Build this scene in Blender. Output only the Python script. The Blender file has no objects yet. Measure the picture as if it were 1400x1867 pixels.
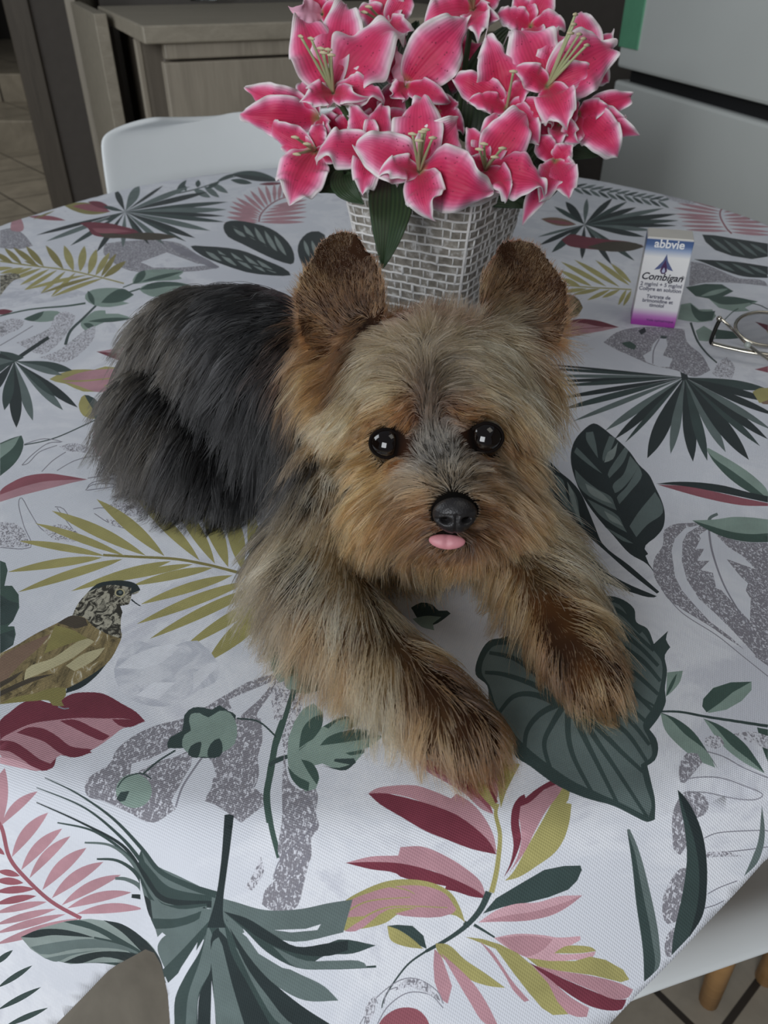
import bpy, bmesh, math, random
import numpy as np
from mathutils import Vector, Matrix, noise
from mathutils.bvhtree import BVHTree
from mathutils.geometry import delaunay_2d_cdt
random.seed(7)
rng = np.random.default_rng(7)
SC = bpy.context.scene
COL = SC.collection
PI = math.pi

# ------------------------------------------------------------------ camera, light, exposure
PITCH = math.radians(36)
CAM_Z = 1.0
TABLE_Z = 0.75
cd = bpy.data.cameras.new('camera'); cd.sensor_fit = 'HORIZONTAL'; cd.sensor_width = 36; cd.lens = 36
cd.clip_start = 0.02; cd.clip_end = 60
cam = bpy.data.objects.new('camera', cd); COL.objects.link(cam)
cam.location = (0, 0, CAM_Z); cam.rotation_euler = (PI/2 - PITCH, 0, 0)
cd.dof.use_dof = True; cd.dof.focus_distance = 0.36; cd.dof.aperture_fstop = 26
SC.camera = cam
SC.view_settings.view_transform = 'Standard'; SC.view_settings.look = 'None'
SC.view_settings.gamma = 1; SC.view_settings.use_curve_mapping = False
SC.view_settings.exposure = 0.07
SC.cycles.use_denoising = True
SC.cycles.max_bounces = 6; SC.cycles.diffuse_bounces = 3; SC.cycles.glossy_bounces = 3
SC.cycles.transparent_max_bounces = 12; SC.cycles.transmission_bounces = 6
w = bpy.data.worlds.new('world'); SC.world = w; w.use_nodes = True
w.node_tree.nodes['Background'].inputs[0].default_value = (0.80, 0.88, 1.0, 1)
w.node_tree.nodes['Background'].inputs[1].default_value = 0.13

def area_light(name, loc, target, sx, sy, power, col):
    l = bpy.data.lights.new(name, 'AREA'); l.shape = 'RECTANGLE'; l.size = sx; l.size_y = sy
    l.energy = power; l.color = col
    o = bpy.data.objects.new(name, l); COL.objects.link(o); o.location = loc
    o.rotation_euler = (Vector(target) - Vector(loc)).to_track_quat('-Z', 'Y').to_euler()
    return o
area_light('window_daylight', (-0.9, -1.5, 1.45), (0.0, 0.4, 0.75), 1.2, 1.3, 38, (0.93, 0.96, 1.0))
area_light('side_window_daylight', (-2.3, 1.0, 2.0), (0.0, 0.6, 0.75), 0.9, 1.2, 16, (0.90, 0.95, 1.0))
area_light('ceiling_glow', (0.7, 0.2, 2.35), (0.2, 0.7, 0.75), 0.8, 0.8, 2.6, (1.0, 0.96, 0.88))

area_light('steps_fill_light', (-2.4, 3.4, 2.3), (-3.2, 5.6, .1), .5, .5, 26, (1.0, 0.97, 0.9))  # added fill light that brightens the hallway steps

# ------------------------------------------------------------------ helpers
_F = Vector((0, math.cos(PITCH), -math.sin(PITCH))); _U = Vector((0, math.sin(PITCH), math.cos(PITCH)))
def ray(x, y):            # direction through a photo point, unit depth along the lens axis
    return Vector(((x-700)/1400, 0, 0)) + _F + _U * (-(y-933.5)/1400)
def at(x, y, d):          # the place seen at photo point x, y, d metres away
    return Vector((0, 0, CAM_Z)) + ray(x, y) * d
def onz(x, y, z=TABLE_Z):
    r = ray(x, y); return at(x, y, (z-CAM_Z)/r.z)
def proj(p):
    q = Vector(p) - Vector((0, 0, CAM_Z)); t = q.dot(_F)
    return (700+1400*q.x/t, 933.5-1400*q.dot(_U)/t, t)

_mats = {}
def srgb(c):
    return tuple(((v/255)/12.92 if v/255 <= .04045 else ((v/255+.055)/1.055)**2.4) for v in c) + (1,)
class NT:
    def __init__(s, name):
        s.m = bpy.data.materials.new(name); s.m.use_nodes = True; s.t = s.m.node_tree
        s.b = s.t.nodes['Principled BSDF']
    def n(s, kind, **kw):
        nd = s.t.nodes.new(kind)
        for k, v in kw.items():
            if k.startswith('i_'):
                nd.inputs[k[2:].replace('_', ' ')].default_value = v
            else: setattr(nd, k, v)
        return nd
    def l(s, a, b): s.t.links.new(a, b)
    def ramp(s, stops, src=None, interp='LINEAR'):
        r = s.n('ShaderNodeValToRGB'); e = r.color_ramp.elements; r.color_ramp.interpolation = interp
        while len(e) < len(stops): e.new(.5)
        for el, (p, c) in zip(e, stops):
            el.position = p; el.color = c if len(c) == 4 else tuple(c)+(1,)
        if src: s.l(src, r.inputs[0])
        return r
    def noise(s, scale, detail=3, rough=.55, vec=None, dist=0):
        k = s.n('ShaderNodeTexNoise'); k.inputs['Scale'].default_value = scale; k.inputs['Detail'].default_value = detail
        k.inputs['Roughness'].default_value = rough; k.inputs['Distortion'].default_value = dist
        if vec: s.l(vec, k.inputs['Vector'])
        return k
    def coord(s, scale=(1, 1, 1), rot=(0, 0, 0), out='Object'):
        tc = s.n('ShaderNodeTexCoord'); mp = s.n('ShaderNodeMapping'); mp.inputs['Scale'].default_value = scale
        mp.inputs['Rotation'].default_value = rot
        s.l(tc.outputs[out], mp.inputs['Vector']); return mp.outputs[0]
    def bump(s, src, strength=.3, dist=.001):
        b = s.n('ShaderNodeBump'); b.inputs['Strength'].default_value = strength; b.inputs['Distance'].default_value = dist
        s.l(src, b.inputs['Height']); s.l(b.outputs[0], s.b.inputs['Normal']); return b
def plain(name, rgb, rough=.6, metal=0, spec=.5, var=.06, scale=30, bump=0, **kw):
    """procedural surface: base colour gently varied by noise"""
    if name in _mats: return _mats[name]
    t = NT(name); c = srgb(rgb)
    nz = t.noise(scale, 4, vec=t.coord())
    lo = tuple(v*(1-var) for v in c[:3]); hi = tuple(min(1, v*(1+var)) for v in c[:3])
    r = t.ramp([(.3, lo), (.7, hi)], nz.outputs[0]); t.l(r.outputs[0], t.b.inputs['Base Color'])
    t.b.inputs['Roughness'].default_value = rough; t.b.inputs['Metallic'].default_value = metal
    t.b.inputs['Specular IOR Level'].default_value = spec
    for k, v in kw.items(): t.b.inputs[k.replace('_', ' ')].default_value = v
    if bump: t.bump(nz.outputs[0], bump, .001)
    _mats[name] = t.m; return t.m

def link(name, me, mats, parent=None, smooth=True):
    o = bpy.data.objects.new(name, me); COL.objects.link(o)
    for m in (mats if isinstance(mats, (list, tuple)) else [mats]): me.materials.append(m)
    if smooth and len(me.polygons): me.polygons.foreach_set('use_smooth', [True]*len(me.polygons))
    if parent: o.parent = parent
    return o
def from_bm(name, bm, mats, parent=None, smooth=True):
    bmesh.ops.recalc_face_normals(bm, faces=bm.faces)
    me = bpy.data.meshes.new(name); bm.to_mesh(me); bm.free(); return link(name, me, mats, parent, smooth)
def from_py(name, V, Fc, mats, parent=None, smooth=True):
    me = bpy.data.meshes.new(name); me.from_pydata([tuple(v) for v in V], [], Fc); me.update(); return link(name, me, mats, parent, smooth)
def bevel(o, wd, seg=2):
    m = o.modifiers.new('bevel', 'BEVEL'); m.width = wd; m.segments = seg; m.limit_method = 'ANGLE'; m.harden_normals = False
    return o
def box_bm(bm, lo, hi, M=None):
    r = bmesh.ops.create_cube(bm, size=1)
    for v in r['verts']:
        v.co = Vector([(lo[i]+hi[i])/2 + v.co[i]*(hi[i]-lo[i]) for i in range(3)])
        if M: v.co = M @ v.co
def box(name, lo, hi, m, parent=None, bev=.003, M=None):
    bm = bmesh.new(); box_bm(bm, lo, hi, M); o = from_bm(name, bm, m, parent, smooth=False)
    if bev: bevel(o, bev)
    return o
def tube_data(path, rad, seg=10, closed=False, flat=1.0):
    """tube along a path; rad a number or a list; flat squashes one axis"""
    P = [Vector(p) for p in path]; n = len(P)
    R = rad if isinstance(rad, (list, tuple)) else [rad]*n
    V, Fc = [], []; up = Vector((0, 0, 1)); prev = None
    for i in range(n):
        a = P[(i-1) % n] if (closed or i > 0) else P[0]; b = P[(i+1) % n] if (closed or i < n-1) else P[-1]
        d = (b-a).normalized()
        if prev is None:
            u = d.cross(up if abs(d.z) < .9 else Vector((1, 0, 0))).normalized()
        else:
            u = (prev - d*prev.dot(d)).normalized()
        prev = u; v = d.cross(u)
        for k in range(seg):
            a_ = 2*PI*k/seg; V.append(P[i] + (u*math.cos(a_) + v*math.sin(a_)*flat)*R[i])
    for i in range(n if closed else n-1):
        for k in range(seg):
            j = (i+1) % n; Fc.append((i*seg+k, i*seg+(k+1) % seg, j*seg+(k+1) % seg, j*seg+k))
    if not closed:
        Fc.append(tuple(range(seg-1, -1, -1))); Fc.append(tuple((n-1)*seg+k for k in range(seg)))
    return V, Fc
def tube(name, path, rad, m, parent=None, **kw):
    V, Fc = tube_data(path, rad, **kw); return from_py(name, V, Fc, m, parent)
def spline(pts, per=8, closed=False):
    P = [Vector(p) for p in pts]; n = len(P); out = []
    rngi = range(n if closed else n-1)
    for i in rngi:
        g = (lambda k: P[k % n]) if closed else (lambda k: P[max(0, min(n-1, k))])
        a, b, c, d = g(i-1), g(i), g(i+1), g(i+2)
        for k in range(per):
            t = k/per
            out.append(.5*((2*b) + (c-a)*t + (2*a-5*b+4*c-d)*t*t + (-a+3*b-3*c+d)*t**3))
    if not closed: out.append(P[-1])
    return out
def empty(name, loc, label, cat, group=None, rot=(0, 0, 0)):
    o = bpy.data.objects.new(name, None); COL.objects.link(o); o.location = loc; o.rotation_euler = rot
    o.empty_display_size = .05
    return tag(o, label, cat, group)
def tag(o, label, cat, group=None, kind=None):
    if label: o['label'] = label
    if cat: o['category'] = cat
    if group: o['group'] = group
    if kind: o['kind'] = kind
    return o
def struct(o):
    o['kind'] = 'structure'; return o
def keep(o, parent):      # parent without moving the mesh
    o.parent = parent; o.matrix_parent_inverse = Matrix.Translation(parent.location).inverted() if not any(parent.rotation_euler) else (Matrix.Translation(parent.location) @ parent.rotation_euler.to_matrix().to_4x4()).inverted()
    return o
# ------------------------------------------------------------------ the room
def tile_mat():
    t = NT('floor_tiles'); v = t.coord((1, 1, 1), (0, 0, math.radians(-40))); v.node.inputs['Location'].default_value = (-0.5085, -0.0289, 0)
    br = t.n('ShaderNodeTexBrick', offset=0.0, squash=1.0)
    for k, x in (('Scale', 1.0), ('Mortar Size', .005), ('Mortar Smooth', .3), ('Brick Width', .33), ('Row Height', .33), ('Bias', 0)):
        br.inputs[k].default_value = x
    br.inputs['Color1'].default_value = srgb((150, 142, 128)); br.inputs['Color2'].default_value = srgb((138, 131, 118))
    br.inputs['Mortar'].default_value = srgb((48, 44, 40)); t.l(v, br.inputs['Vector'])
    nz = t.noise(7, 6, .65, v, .6); mx = t.n('ShaderNodeMix', data_type='RGBA', blend_type='OVERLAY')
    mx.inputs[0].default_value = .55; t.l(br.outputs[0], mx.inputs[6]); t.l(nz.outputs[0], mx.inputs[7])
    t.l(mx.outputs[2], t.b.inputs['Base Color']); t.b.inputs['Roughness'].default_value = .38
    t.bump(br.outputs['Fac'], -.5, .003)
    return t.m
def wood_mat(name, a, b, axis=(30, 30, 2.0), rough=.5):
    t = NT(name); v = t.coord(axis)
    nz = t.noise(1.6, 6, .62, v, .9); nz2 = t.noise(9, 3, .5, v)
    r = t.ramp([(.25, srgb(a)), (.75, srgb(b))], nz.outputs[0])
    mx = t.n('ShaderNodeMix', data_type='RGBA', blend_type='MULTIPLY'); mx.inputs[0].default_value = .25
    t.l(r.outputs[0], mx.inputs[6]); t.l(nz2.outputs[0], mx.inputs[7]); t.l(mx.outputs[2], t.b.inputs['Base Color'])
    t.b.inputs['Roughness'].default_value = rough; t.bump(nz.outputs[0], .15, .001); return t.m
M_tile = tile_mat()
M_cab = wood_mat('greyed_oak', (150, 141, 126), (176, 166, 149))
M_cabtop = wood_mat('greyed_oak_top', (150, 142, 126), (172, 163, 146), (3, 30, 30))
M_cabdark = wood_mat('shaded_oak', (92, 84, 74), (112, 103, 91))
M_cabshade = plain('shaded_cabinet', (74, 68, 61), .6)  # shade of the gap between the boards put into the colour
M_wall = plain('wall_paint', (92, 86, 80), .8, bump=.1)
M_dark = plain('unlit_room_shade', (30, 28, 27), .9)  # darkness of the unlit hallway put into the wall colour
struct(box('floor', (-5.4, -2.0, -.05), (4, 5.25, 0), M_tile, bev=0))
# two tiled steps up to the dark hallway on the left
for i, (y, z) in enumerate(((5.25, .17), (6.0, .34))):
    struct(box('trim_%d' % (i+1), (-5.2, y, -.05), (-1.2, 9.0, z), M_tile, bev=.01))
struct(box('wall_back', (-1.27, 3.3, 0), (4, 3.45, 2.5), M_wall, bev=0))
struct(box('wall_right', (1.75, -2, 0), (1.85, 3.3, 2.5), M_wall, bev=0))
struct(box('wall_left', (-4.1, -2, 0), (-4, 3.0, 2.5), M_wall, bev=0))
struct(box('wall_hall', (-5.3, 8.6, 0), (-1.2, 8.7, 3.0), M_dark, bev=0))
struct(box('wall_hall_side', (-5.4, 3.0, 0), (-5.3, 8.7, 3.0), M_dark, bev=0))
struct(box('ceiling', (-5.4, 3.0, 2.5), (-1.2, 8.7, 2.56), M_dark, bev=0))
# door post at the end of the cabinets
struct(box('trim_3', (-1.36, 3.28, 0), (-1.27, 3.47, 2.5), M_cabdark, bev=.004))

# ---- white stool seen through the doorway
hs = empty('shelf_rack', (-3.55, 6.9, .34), 'small white rack standing in the dark hallway beyond the steps', 'rack')
M_wht = plain('white_lacquer', (205, 205, 200), .4)
o = box('shelf', (-3.78, 6.75, .62), (-3.3, 7.05, .66), M_wht); keep(o, hs)
o = box('shelf', (-3.78, 6.75, 1.02), (-3.3, 7.05, 1.06), M_wht); keep(o, hs)
for sx in (-3.77, -3.34):
    for sy in (6.76, 7.01):
        o = box('leg', (sx, sy, .34), (sx+.03, sy+.03, 1.1), M_wht); keep(o, hs)

# ---- sideboard: greyed oak, turned a little, door front and thick top
ca = Vector((-.423, 1.577, 0)); fx = Vector((.256, .109, 0)).normalized(); bx = Vector((-fx.y, fx.x, 0))
MC = Matrix.Translation(ca) @ Matrix(((fx.x, bx.x, 0, 0), (fx.y, bx.y, 0, 0), (0, 0, 1, 0), (0, 0, 0, 1)))
cab = empty('sideboard', tuple(ca), 'greyed oak sideboard with a thick top behind the white chair', 'sideboard')
def cpart(name, lo, hi, m, par=cab, bev=.003):
    o = box(name, lo, hi, m, None, bev, MC); keep(o, par); return o
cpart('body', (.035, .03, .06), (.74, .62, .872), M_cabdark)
cpart('top', (0, -.012, .872), (.76, .66, .9), M_cabtop)
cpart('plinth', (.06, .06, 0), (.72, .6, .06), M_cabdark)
cpart('rail', (.035, .004, .846), (.74, .03, .872), M_cab)
d1 = cpart('door', (.03, .002, .07), (.52, .03, .842), M_cab)
cpart('door', (.526, .002, .07), (.74, .03, .842), M_cab)
o = cpart('handle', (.475, -.022, .5), (.487, .002, .66), plain('brushed_steel', (150, 150, 150), .35, 1)); 
# ---- tall side panel of the next unit, left of the sideboard
pn = empty('base_cabinet', (-.66, 2.0, 0), 'open ended greyed oak cabinet left of the sideboard', 'cabinet')
c2 = onz(170, 25, .9); 
M2 = Matrix.Translation(Vector((c2.x, c2.y, 0))) @ Matrix(((fx.x, bx.x, 0, 0), (fx.y, bx.y, 0, 0), (0, 0, 1, 0), (0, 0, 0, 1)))
def p2(name, lo, hi, m):
    o = box(name, lo, hi, m, None, .002, M2); keep(o, pn)
p2('side_panel', (0, 0, 0), (.026, .55, .9), M_cabtop)
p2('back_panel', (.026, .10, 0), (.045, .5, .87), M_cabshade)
cpart('side_strip', (.022, .28, .06), (.035, .30, .86), M_cab)
# ---- tall post board further left
c3 = onz(116, 0, .9)
pl = box('cabinet_end_panel', (c3.x-.0, c3.y, 0), (c3.x+.030, c3.y+.5, 2.1), M_cab)
tag(pl, 'tall narrow greyed oak end panel beside the dark doorway', 'panel')
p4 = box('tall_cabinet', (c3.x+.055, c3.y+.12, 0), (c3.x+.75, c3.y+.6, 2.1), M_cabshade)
tag(p4, 'tall shade-toned cabinet standing behind the sideboard', 'cabinet')

# ---- glass dish on the sideboard
dz = onz(372, 2, .9)
dish = empty('glass_dish', (dz.x, dz.y, .9), 'footed glass dish on top of the sideboard', 'dish')
def lathe(prof, seg=32, c=(0, 0, 0)):
    V = []; Fc = []
    for r, z in prof:
        for k in range(seg):
            a = 2*PI*k/seg; V.append((c[0]+r*math.cos(a), c[1]+r*math.sin(a), c[2]+z))
    for i in range(len(prof)-1):
        for k in range(seg):
            Fc.append((i*seg+k, i*seg+(k+1) % seg, (i+1)*seg+(k+1) % seg, (i+1)*seg+k))
    return V, Fc
M_glass = NT('clear_glass'); M_glass.b.inputs['Transmission Weight'].default_value = 1; M_glass.b.inputs['Roughness'].default_value = .03
M_glass.b.inputs['IOR'].default_value = 1.45; M_glass.b.inputs['Base Color'].default_value = (.85, .9, .9, 1); M_glass = M_glass.m
V, Fc = lathe([(.0, 0), (.035, .001), (.036, .004), (.008, .008), (.006, .03), (.012, .035), (.05, .042), (.075, .06), (.078, .07), (.075, .071), (.05, .048), (0, .04)])
o = from_py('bowl', V, Fc, M_glass); o.parent = dish

# ---- fridge on the right: two pale doors, dark grip gap between them
M_fr = plain('pale_enamel', (222, 226, 222), .34, 0, .5, .02, 4)
M_gap = plain('fridge_gap', (26, 26, 28), .6)
M_green = plain('green_strip', (112, 178, 142), .3)
fa = onz(1136, 135, .74); fb = onz(1400, 207, .74)
ex = Vector((fb.x-fa.x, fb.y-fa.y, 0)).normalized(); ey = Vector((-ex.y, ex.x, 0))   # ex runs towards the camera, ey away from the room
if ey.x < 0: ey = -ey
MF = Matrix.Translation(Vector((fa.x, fa.y, 0))) @ Matrix(((ex.x, ey.x, 0, 0), (ex.y, ey.y, 0, 0), (0, 0, 1, 0), (0, 0, 0, 1)))
fr = empty('refrigerator', (fa.x, fa.y, 0), 'pale grey two door fridge standing right of the flowers', 'refrigerator')
def fp(name, lo, hi, m, bev=.008, par=fr):
    o = box(name, lo, hi, m, None, bev, MF); keep(o, par); return o
fp('body', (-.035, .05, .03), (.78, .62, 1.75), M_fr)
fp('door', (-.045, 0, .06), (.79, .055, .722), M_fr)
dr = fp('door', (-.045, 0, .752), (.79, .055, 1.74), M_fr)
fp('grip_strip', (0, .022, .715), (.78, .05, .76), M_gap, 0)
fp('edge_strip', (-.046, -.004, .80), (.06, .004, 1.7), M_green, .001)['label'] = 'green strip along the upper door edge'  # plain green strip on the far edge of the upper door
for x in (.05, .7): fp('foot', (x, .1, 0), (x+.03, .13, .03), M_gap, 0)

# ---- white shell chairs with wooden legs
M_shell = plain('white_moulded_plastic', (222, 226, 226), .42, 0, .5, .01)
M_beech = wood_mat('beech_wood', (188, 140, 84), (206, 160, 104), (4, 4, 30))
M_blkm = plain('black_steel', (28, 28, 30), .4, .6)
def shell_chair(loc, yaw, label, backh=.40, backw=.2, splay=(.205, .20), front=None):
    r = empty('dining_chair', loc, label, 'chair', rot=(0, 0, yaw))
    NU, NV = 25, 37; V = []; Fc = []
    # profile runs from the front lip of the seat, back, then up the backrest (faces +y)
    prof = spline([(.215, -.045), (.222, -.012), (.20, .006), (.12, .0), (.0, -.012), (-.10, -.008), (-.165, .03), (-.20, .11), (-.222, .21), (-.238, .31), (-.246, backh-.02), (-.252, backh)], 3)
    n = len(prof)
    for i, p in enumerate(prof):
        s = i/(n-1)
        hw = .225 if s < .55 else .225 + (backw-.225)*(s-.55)/.45
        if s > .84: hw -= .075*((s-.84)/.16)**2.6
        if s < .1: hw -= .05*((.1-s)/.1)**2
        for k in range(NU):
            u = -1 + 2*k/(NU-1); e = abs(u)
            up = .075*max(0, e-.55)**2/.2025*(1 if .1 < s < .75 else max(0, 1-abs((s-(.1 if s <= .1 else .75))/.2)))
            wrap = .05*e*e*min(1, max(0, (s-.45)/.3))
            z = p.y + up*(1 if s < .6 else .3)
            top = -.012*(1-e*e)*max(0, (s-.85)/.15)
            if e > .95 and s < .6: z -= .034*min(1, (.6-s)/.15)*min(1, .3+s/.1); u *= 1.02
            V.append((u*hw, p.x + wrap, .45+z+top))
    for i in range(n-1):
        for k in range(NU-1):
            Fc.append((i*NU+k, i*NU+k+1, (i+1)*NU+k+1, (i+1)*NU+k))
    s_ = from_py('seat_shell', V, Fc, M_shell, r)
    so = s_.modifiers.new('thick', 'SOLIDIFY'); so.thickness = .008; so.offset = -1
    sb = s_.modifiers.new('sub', 'SUBSURF'); sb.levels = 1; sb.render_levels = 2
    for sx in (-1, 1):
        for sy in (-1, 1):
            ty, fy = (front if front and sy > 0 else (sy*.11-.01, sy*splay[1]-.01))
            tube('leg', [(sx*.12, ty, .425), (sx*splay[0], fy, 0.0)], [.0155, .011], M_beech, r, seg=14)
    for sy in (-1, 1):
        tube('cross_rail', [(-.15, sy*.135-.01, .32), (.15, sy*.135-.01, .32)], .005, M_blkm, r)
    for sx in (-1, 1):
        tube('cross_rail', [(sx*.15, -.145, .32), (sx*.15, .125, .32)], .005, M_blkm, r)
    return r
shell_chair((-.125, 1.02, 0), PI+.34, 'white plastic shell chair across the table, left of the flowers', .372)
shell_chair((.262, .476, 0), math.radians(108), 'white plastic shell chair tucked under the near corner of the table', .295, .2, (.115, .16), (-.03, -.09))
# ------------------------------------------------------------------ the table and its printed cloth
TC = np.array([0.0, 0.69]); TA, TB = .485, .54
def _interp(th, tab):
    a = np.mod(np.degrees(th), 360); xs = [r[0] for r in tab]; ys = [r[1] for r in tab]
    return np.interp(a, xs, ys, period=360)
# tilt of the hanging cloth from level, by the direction seen from the table centre (270 = towards the camera)
TILT = [(0, 80), (60, 78), (90, 76), (120, 80), (180, 82), (225, 78), (243, 70), (250, 72), (257, 77), (259.8, 76), (262.3, 55), (265, 54), (270, 54), (280, 56), (290, 58), (300, 62), (320, 74)]
OVER = [(0, .17), (90, .17), (180, .19), (240, .22), (248.6, .185), (254, .129), (257.7, .078), (259.7, .06), (260.8, .062), (262, .11), (265, .14), (270, .14), (275, .10), (278.8, .073), (280, .065), (283.5, .045), (286.8, .028), (291, .026), (300, .05), (320, .12)]
def edge_param(X, Y):
    """nearest point of the table's edge: parameter and signed distance (outside > 0)"""
    x = X-TC[0]; y = Y-TC[1]; th = np.arctan2(y/TB, x/TA)
    for _ in range(12):
        c, s = np.cos(th), np.sin(th)
        ex, ey = TA*c-x, TB*s-y; dx, dy = -TA*s, TB*c
        f = ex*dx+ey*dy; fp_ = dx*dx+dy*dy + ex*(-TA*c)+ey*(-TB*s)
        th = th - np.clip(f/np.where(np.abs(fp_) < 1e-6, 1e-6, fp_), -.15, .15)
    c, s = np.cos(th), np.sin(th); nx, ny = TB*c, TA*s; L = np.hypot(nx, ny); nx /= L; ny /= L
    return th, (x-TA*c)*nx+(y-TB*s)*ny, nx, ny
RB = .020
def cloth_map(P):
    """flat cloth coordinates -> place in the room"""
    P = np.asarray(P, float).reshape(-1, 2); X, Y = P[:, 0], P[:, 1]
    th, t, nx, ny = edge_param(X, Y)
    # folds share the direction seen from the centre so the ridge runs straight down
    phi = np.radians(_interp(th, TILT)); start = RB*.6
    tt = np.maximum(0, t+start); arc = RB*phi
    a = np.minimum(tt, arc)/RB
    hx = RB*np.sin(a); hz = -RB*(1-np.cos(a)); rest = np.maximum(0, tt-arc)
    # the hanging part leans a touch steeper further down
    hx = hx + np.cos(phi)*rest; hz = hz - np.sin(phi)*rest
    base = np.minimum(t, -start)
    off = np.where(t+start > 0, hx-start-np.maximum(t, -start), 0)
    ox = X + nx*off; oy = Y + ny*off; oz = TABLE_Z + hz
    rip = .0007*np.sin(19*X+7*Y)+.0006*np.sin(31*Y-11*X+1.3)
    return np.stack([ox, oy, oz + rip*(t < 0)], 1)
def projn(Q):
    q = Q-np.array([0, 0, CAM_Z]); f = np.array(_F); u = np.array(_U); t = q@f
    return np.stack([700+1400*q[:, 0]/t, 933.5-1400*(q@u)/t], 1), t
_gx, _gy = np.meshgrid(np.linspace(-.75, .75, 301), np.linspace(-.15, 1.3, 291))
_G = np.stack([_gx.ravel(), _gy.ravel()], 1); _GP, _GD = projn(cloth_map(_G))
def to_cloth(px):
    """photo points -> flat cloth coordinates: nearest visible grid sample, then Newton"""
    px = np.asarray(px, float).reshape(-1, 2); out = np.zeros_like(px)
    for i, p in enumerate(px):
        d = np.hypot(*(_GP-p).T); m = d.min(); c = np.where(d < m+5)[0]; out[i] = _G[c[np.argmin(_GD[c])]]
    e = 1e-4
    for _ in range(9):
        f0 = projn(cloth_map(out))[0]; r = px-f0
        fx_ = (projn(cloth_map(out+[e, 0]))[0]-f0)/e; fy_ = (projn(cloth_map(out+[0, e]))[0]-f0)/e
        det = fx_[:, 0]*fy_[:, 1]-fy_[:, 0]*fx_[:, 1]; det = np.where(np.abs(det) < 1e3, np.sign(det+1e-9)*1e3, det)
        du = (r[:, 0]*fy_[:, 1]-fy_[:, 0]*r[:, 1])/det; dv = (fx_[:, 0]*r[:, 1]-r[:, 0]*fx_[:, 1])/det
        st = np.stack([du, dv], 1); L = np.hypot(du, dv)[:, None]; out += st*np.minimum(1, .02/np.maximum(L, 1e-9))
    bad = np.hypot(*(projn(cloth_map(out))[0]-px).T) > 5; bad |= (edge_param(out[:, 0], out[:, 1])[1] > .004) & (px[:, 1] < 1200); out[bad] = np.nan
    return out

# ---- print colours (albedo)
INK = dict(K=(38, 49, 50), D=(56, 72, 70), M=(98, 112, 110), L=(136, 148, 144), S=(136, 156, 146), G=(66, 88, 80),
           O=(164, 157, 100), Q=(138, 130, 78), B=(116, 50, 64), C=(150, 88, 98), P=(182, 138, 146), R=(204, 162, 170),
           W=(222, 224, 230), E=(128, 104, 86), Y=(186, 178, 140), N=(70, 62, 50))
def fabric(name, rgb, mode=None):
    t = NT('print_'+name); v = t.coord(); c = srgb(rgb); nz = t.noise(55, 5, .6, v); big = t.noise(9, 4, .55, v)
    lo = tuple(x*.86 for x in c[:3]); hi = tuple(min(1, x*1.12) for x in c[:3])
    col = t.ramp([(.3, lo), (.7, hi)], nz.outputs[0]).outputs[0]
    if mode == 'ground':
        tex = t.noise(13, 6, .7, v, 1.4); m = t.n('ShaderNodeMath', operation='MULTIPLY')
        t.l(tex.outputs[0], m.inputs[0]); t.l(big.outputs[0], m.inputs[1])
        col = t.ramp([(.22, srgb((212, 215, 222))), (.30, srgb((224, 226, 231))), (.36, srgb((206, 208, 216)))], m.outputs[0]).outputs[0]
    if mode == 'faint':
        tex = t.noise(60, 5, .7, v, 1.0)
        col = t.ramp([(.42, srgb((192, 195, 204))), (.6, srgb((218, 220, 226)))], tex.outputs[0]).outputs[0]
    if mode in ('stipple', 'light_stipple'):
        mp = t.coord((980, 620, 620), (0, 0, .5)); tex = t.noise(1.0, 2, .6, mp, 1.0)
        a, b = ((.54, .60) if mode == 'stipple' else (.44, .50))
        inv = t.ramp([(a, srgb((134, 132, 139))), (b, srgb((212, 213, 220)))], tex.outputs[0])
        col = inv.outputs[0]
    if mode == 'feather':
        mp = t.coord((90, 34, 60), (0, 0, -.75)); tex = t.noise(1.3, 4, .7, mp, 2.2)
        col = t.ramp([(.34, tuple(x*.25 for x in c[:3])), (.47, c[:3]), (.60, tuple(min(1, x*1.5) for x in c[:3])), (.68, srgb((205, 200, 180))[:3])], tex.outputs[0]).outputs[0]
    if mode == 'head':
        mp = t.coord((260, 170, 150), (0, 0, .3)); tex = t.noise(1.0, 2, .6, mp, 1.5)
        col = t.ramp([(.44, srgb((48, 46, 38))[:3]), (.56, srgb((170, 166, 148))[:3])], tex.outputs[0]).outputs[0]
    t.l(col, t.b.inputs['Base Color']); t.b.inputs['Roughness'].default_value = .75
    t.b.inputs['Specular IOR Level'].default_value = .25
    t.b.inputs['Sheen Weight'].default_value = .08
    wv = t.n('ShaderNodeTexWave', wave_type='BANDS', bands_direction='X'); wv.inputs['Scale'].default_value = 420
    wv2 = t.n('ShaderNodeTexWave', wave_type='BANDS', bands_direction='Y'); wv2.inputs['Scale'].default_value = 420
    rc = t.coord((1, 1, 1), (0, 0, .35)); t.l(rc, wv.inputs[0]); t.l(rc, wv2.inputs[0])
    ad = t.n('ShaderNodeMath', operation='ADD'); t.l(wv.outputs[1], ad.inputs[0]); t.l(wv2.outputs[1], ad.inputs[1])
    cr = t.noise(16, 4, .5, v); ad2 = t.n('ShaderNodeMath', operation='MULTIPLY_ADD'); ad2.inputs[1].default_value = 9.0
    t.l(cr.outputs[0], ad2.inputs[0]); t.l(ad.outputs[0], ad2.inputs[2])
    t.bump(ad2.outputs[0], .35, .0003)
    return t.m
MATS = [fabric('ground', INK['W'], 'ground')]; MIX = {'.': 0}
def add_ink(k, rgb, mode=None):
    MIX[k] = len(MATS); MATS.append(fabric('ink_'+k, rgb, mode))
for k, c in INK.items():
    if k != 'W': add_ink(k, c)
add_ink('s', INK['M'], 'stipple'); add_ink('t', INK['M'], 'light_stipple'); add_ink('f', INK['M'], 'faint')
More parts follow.
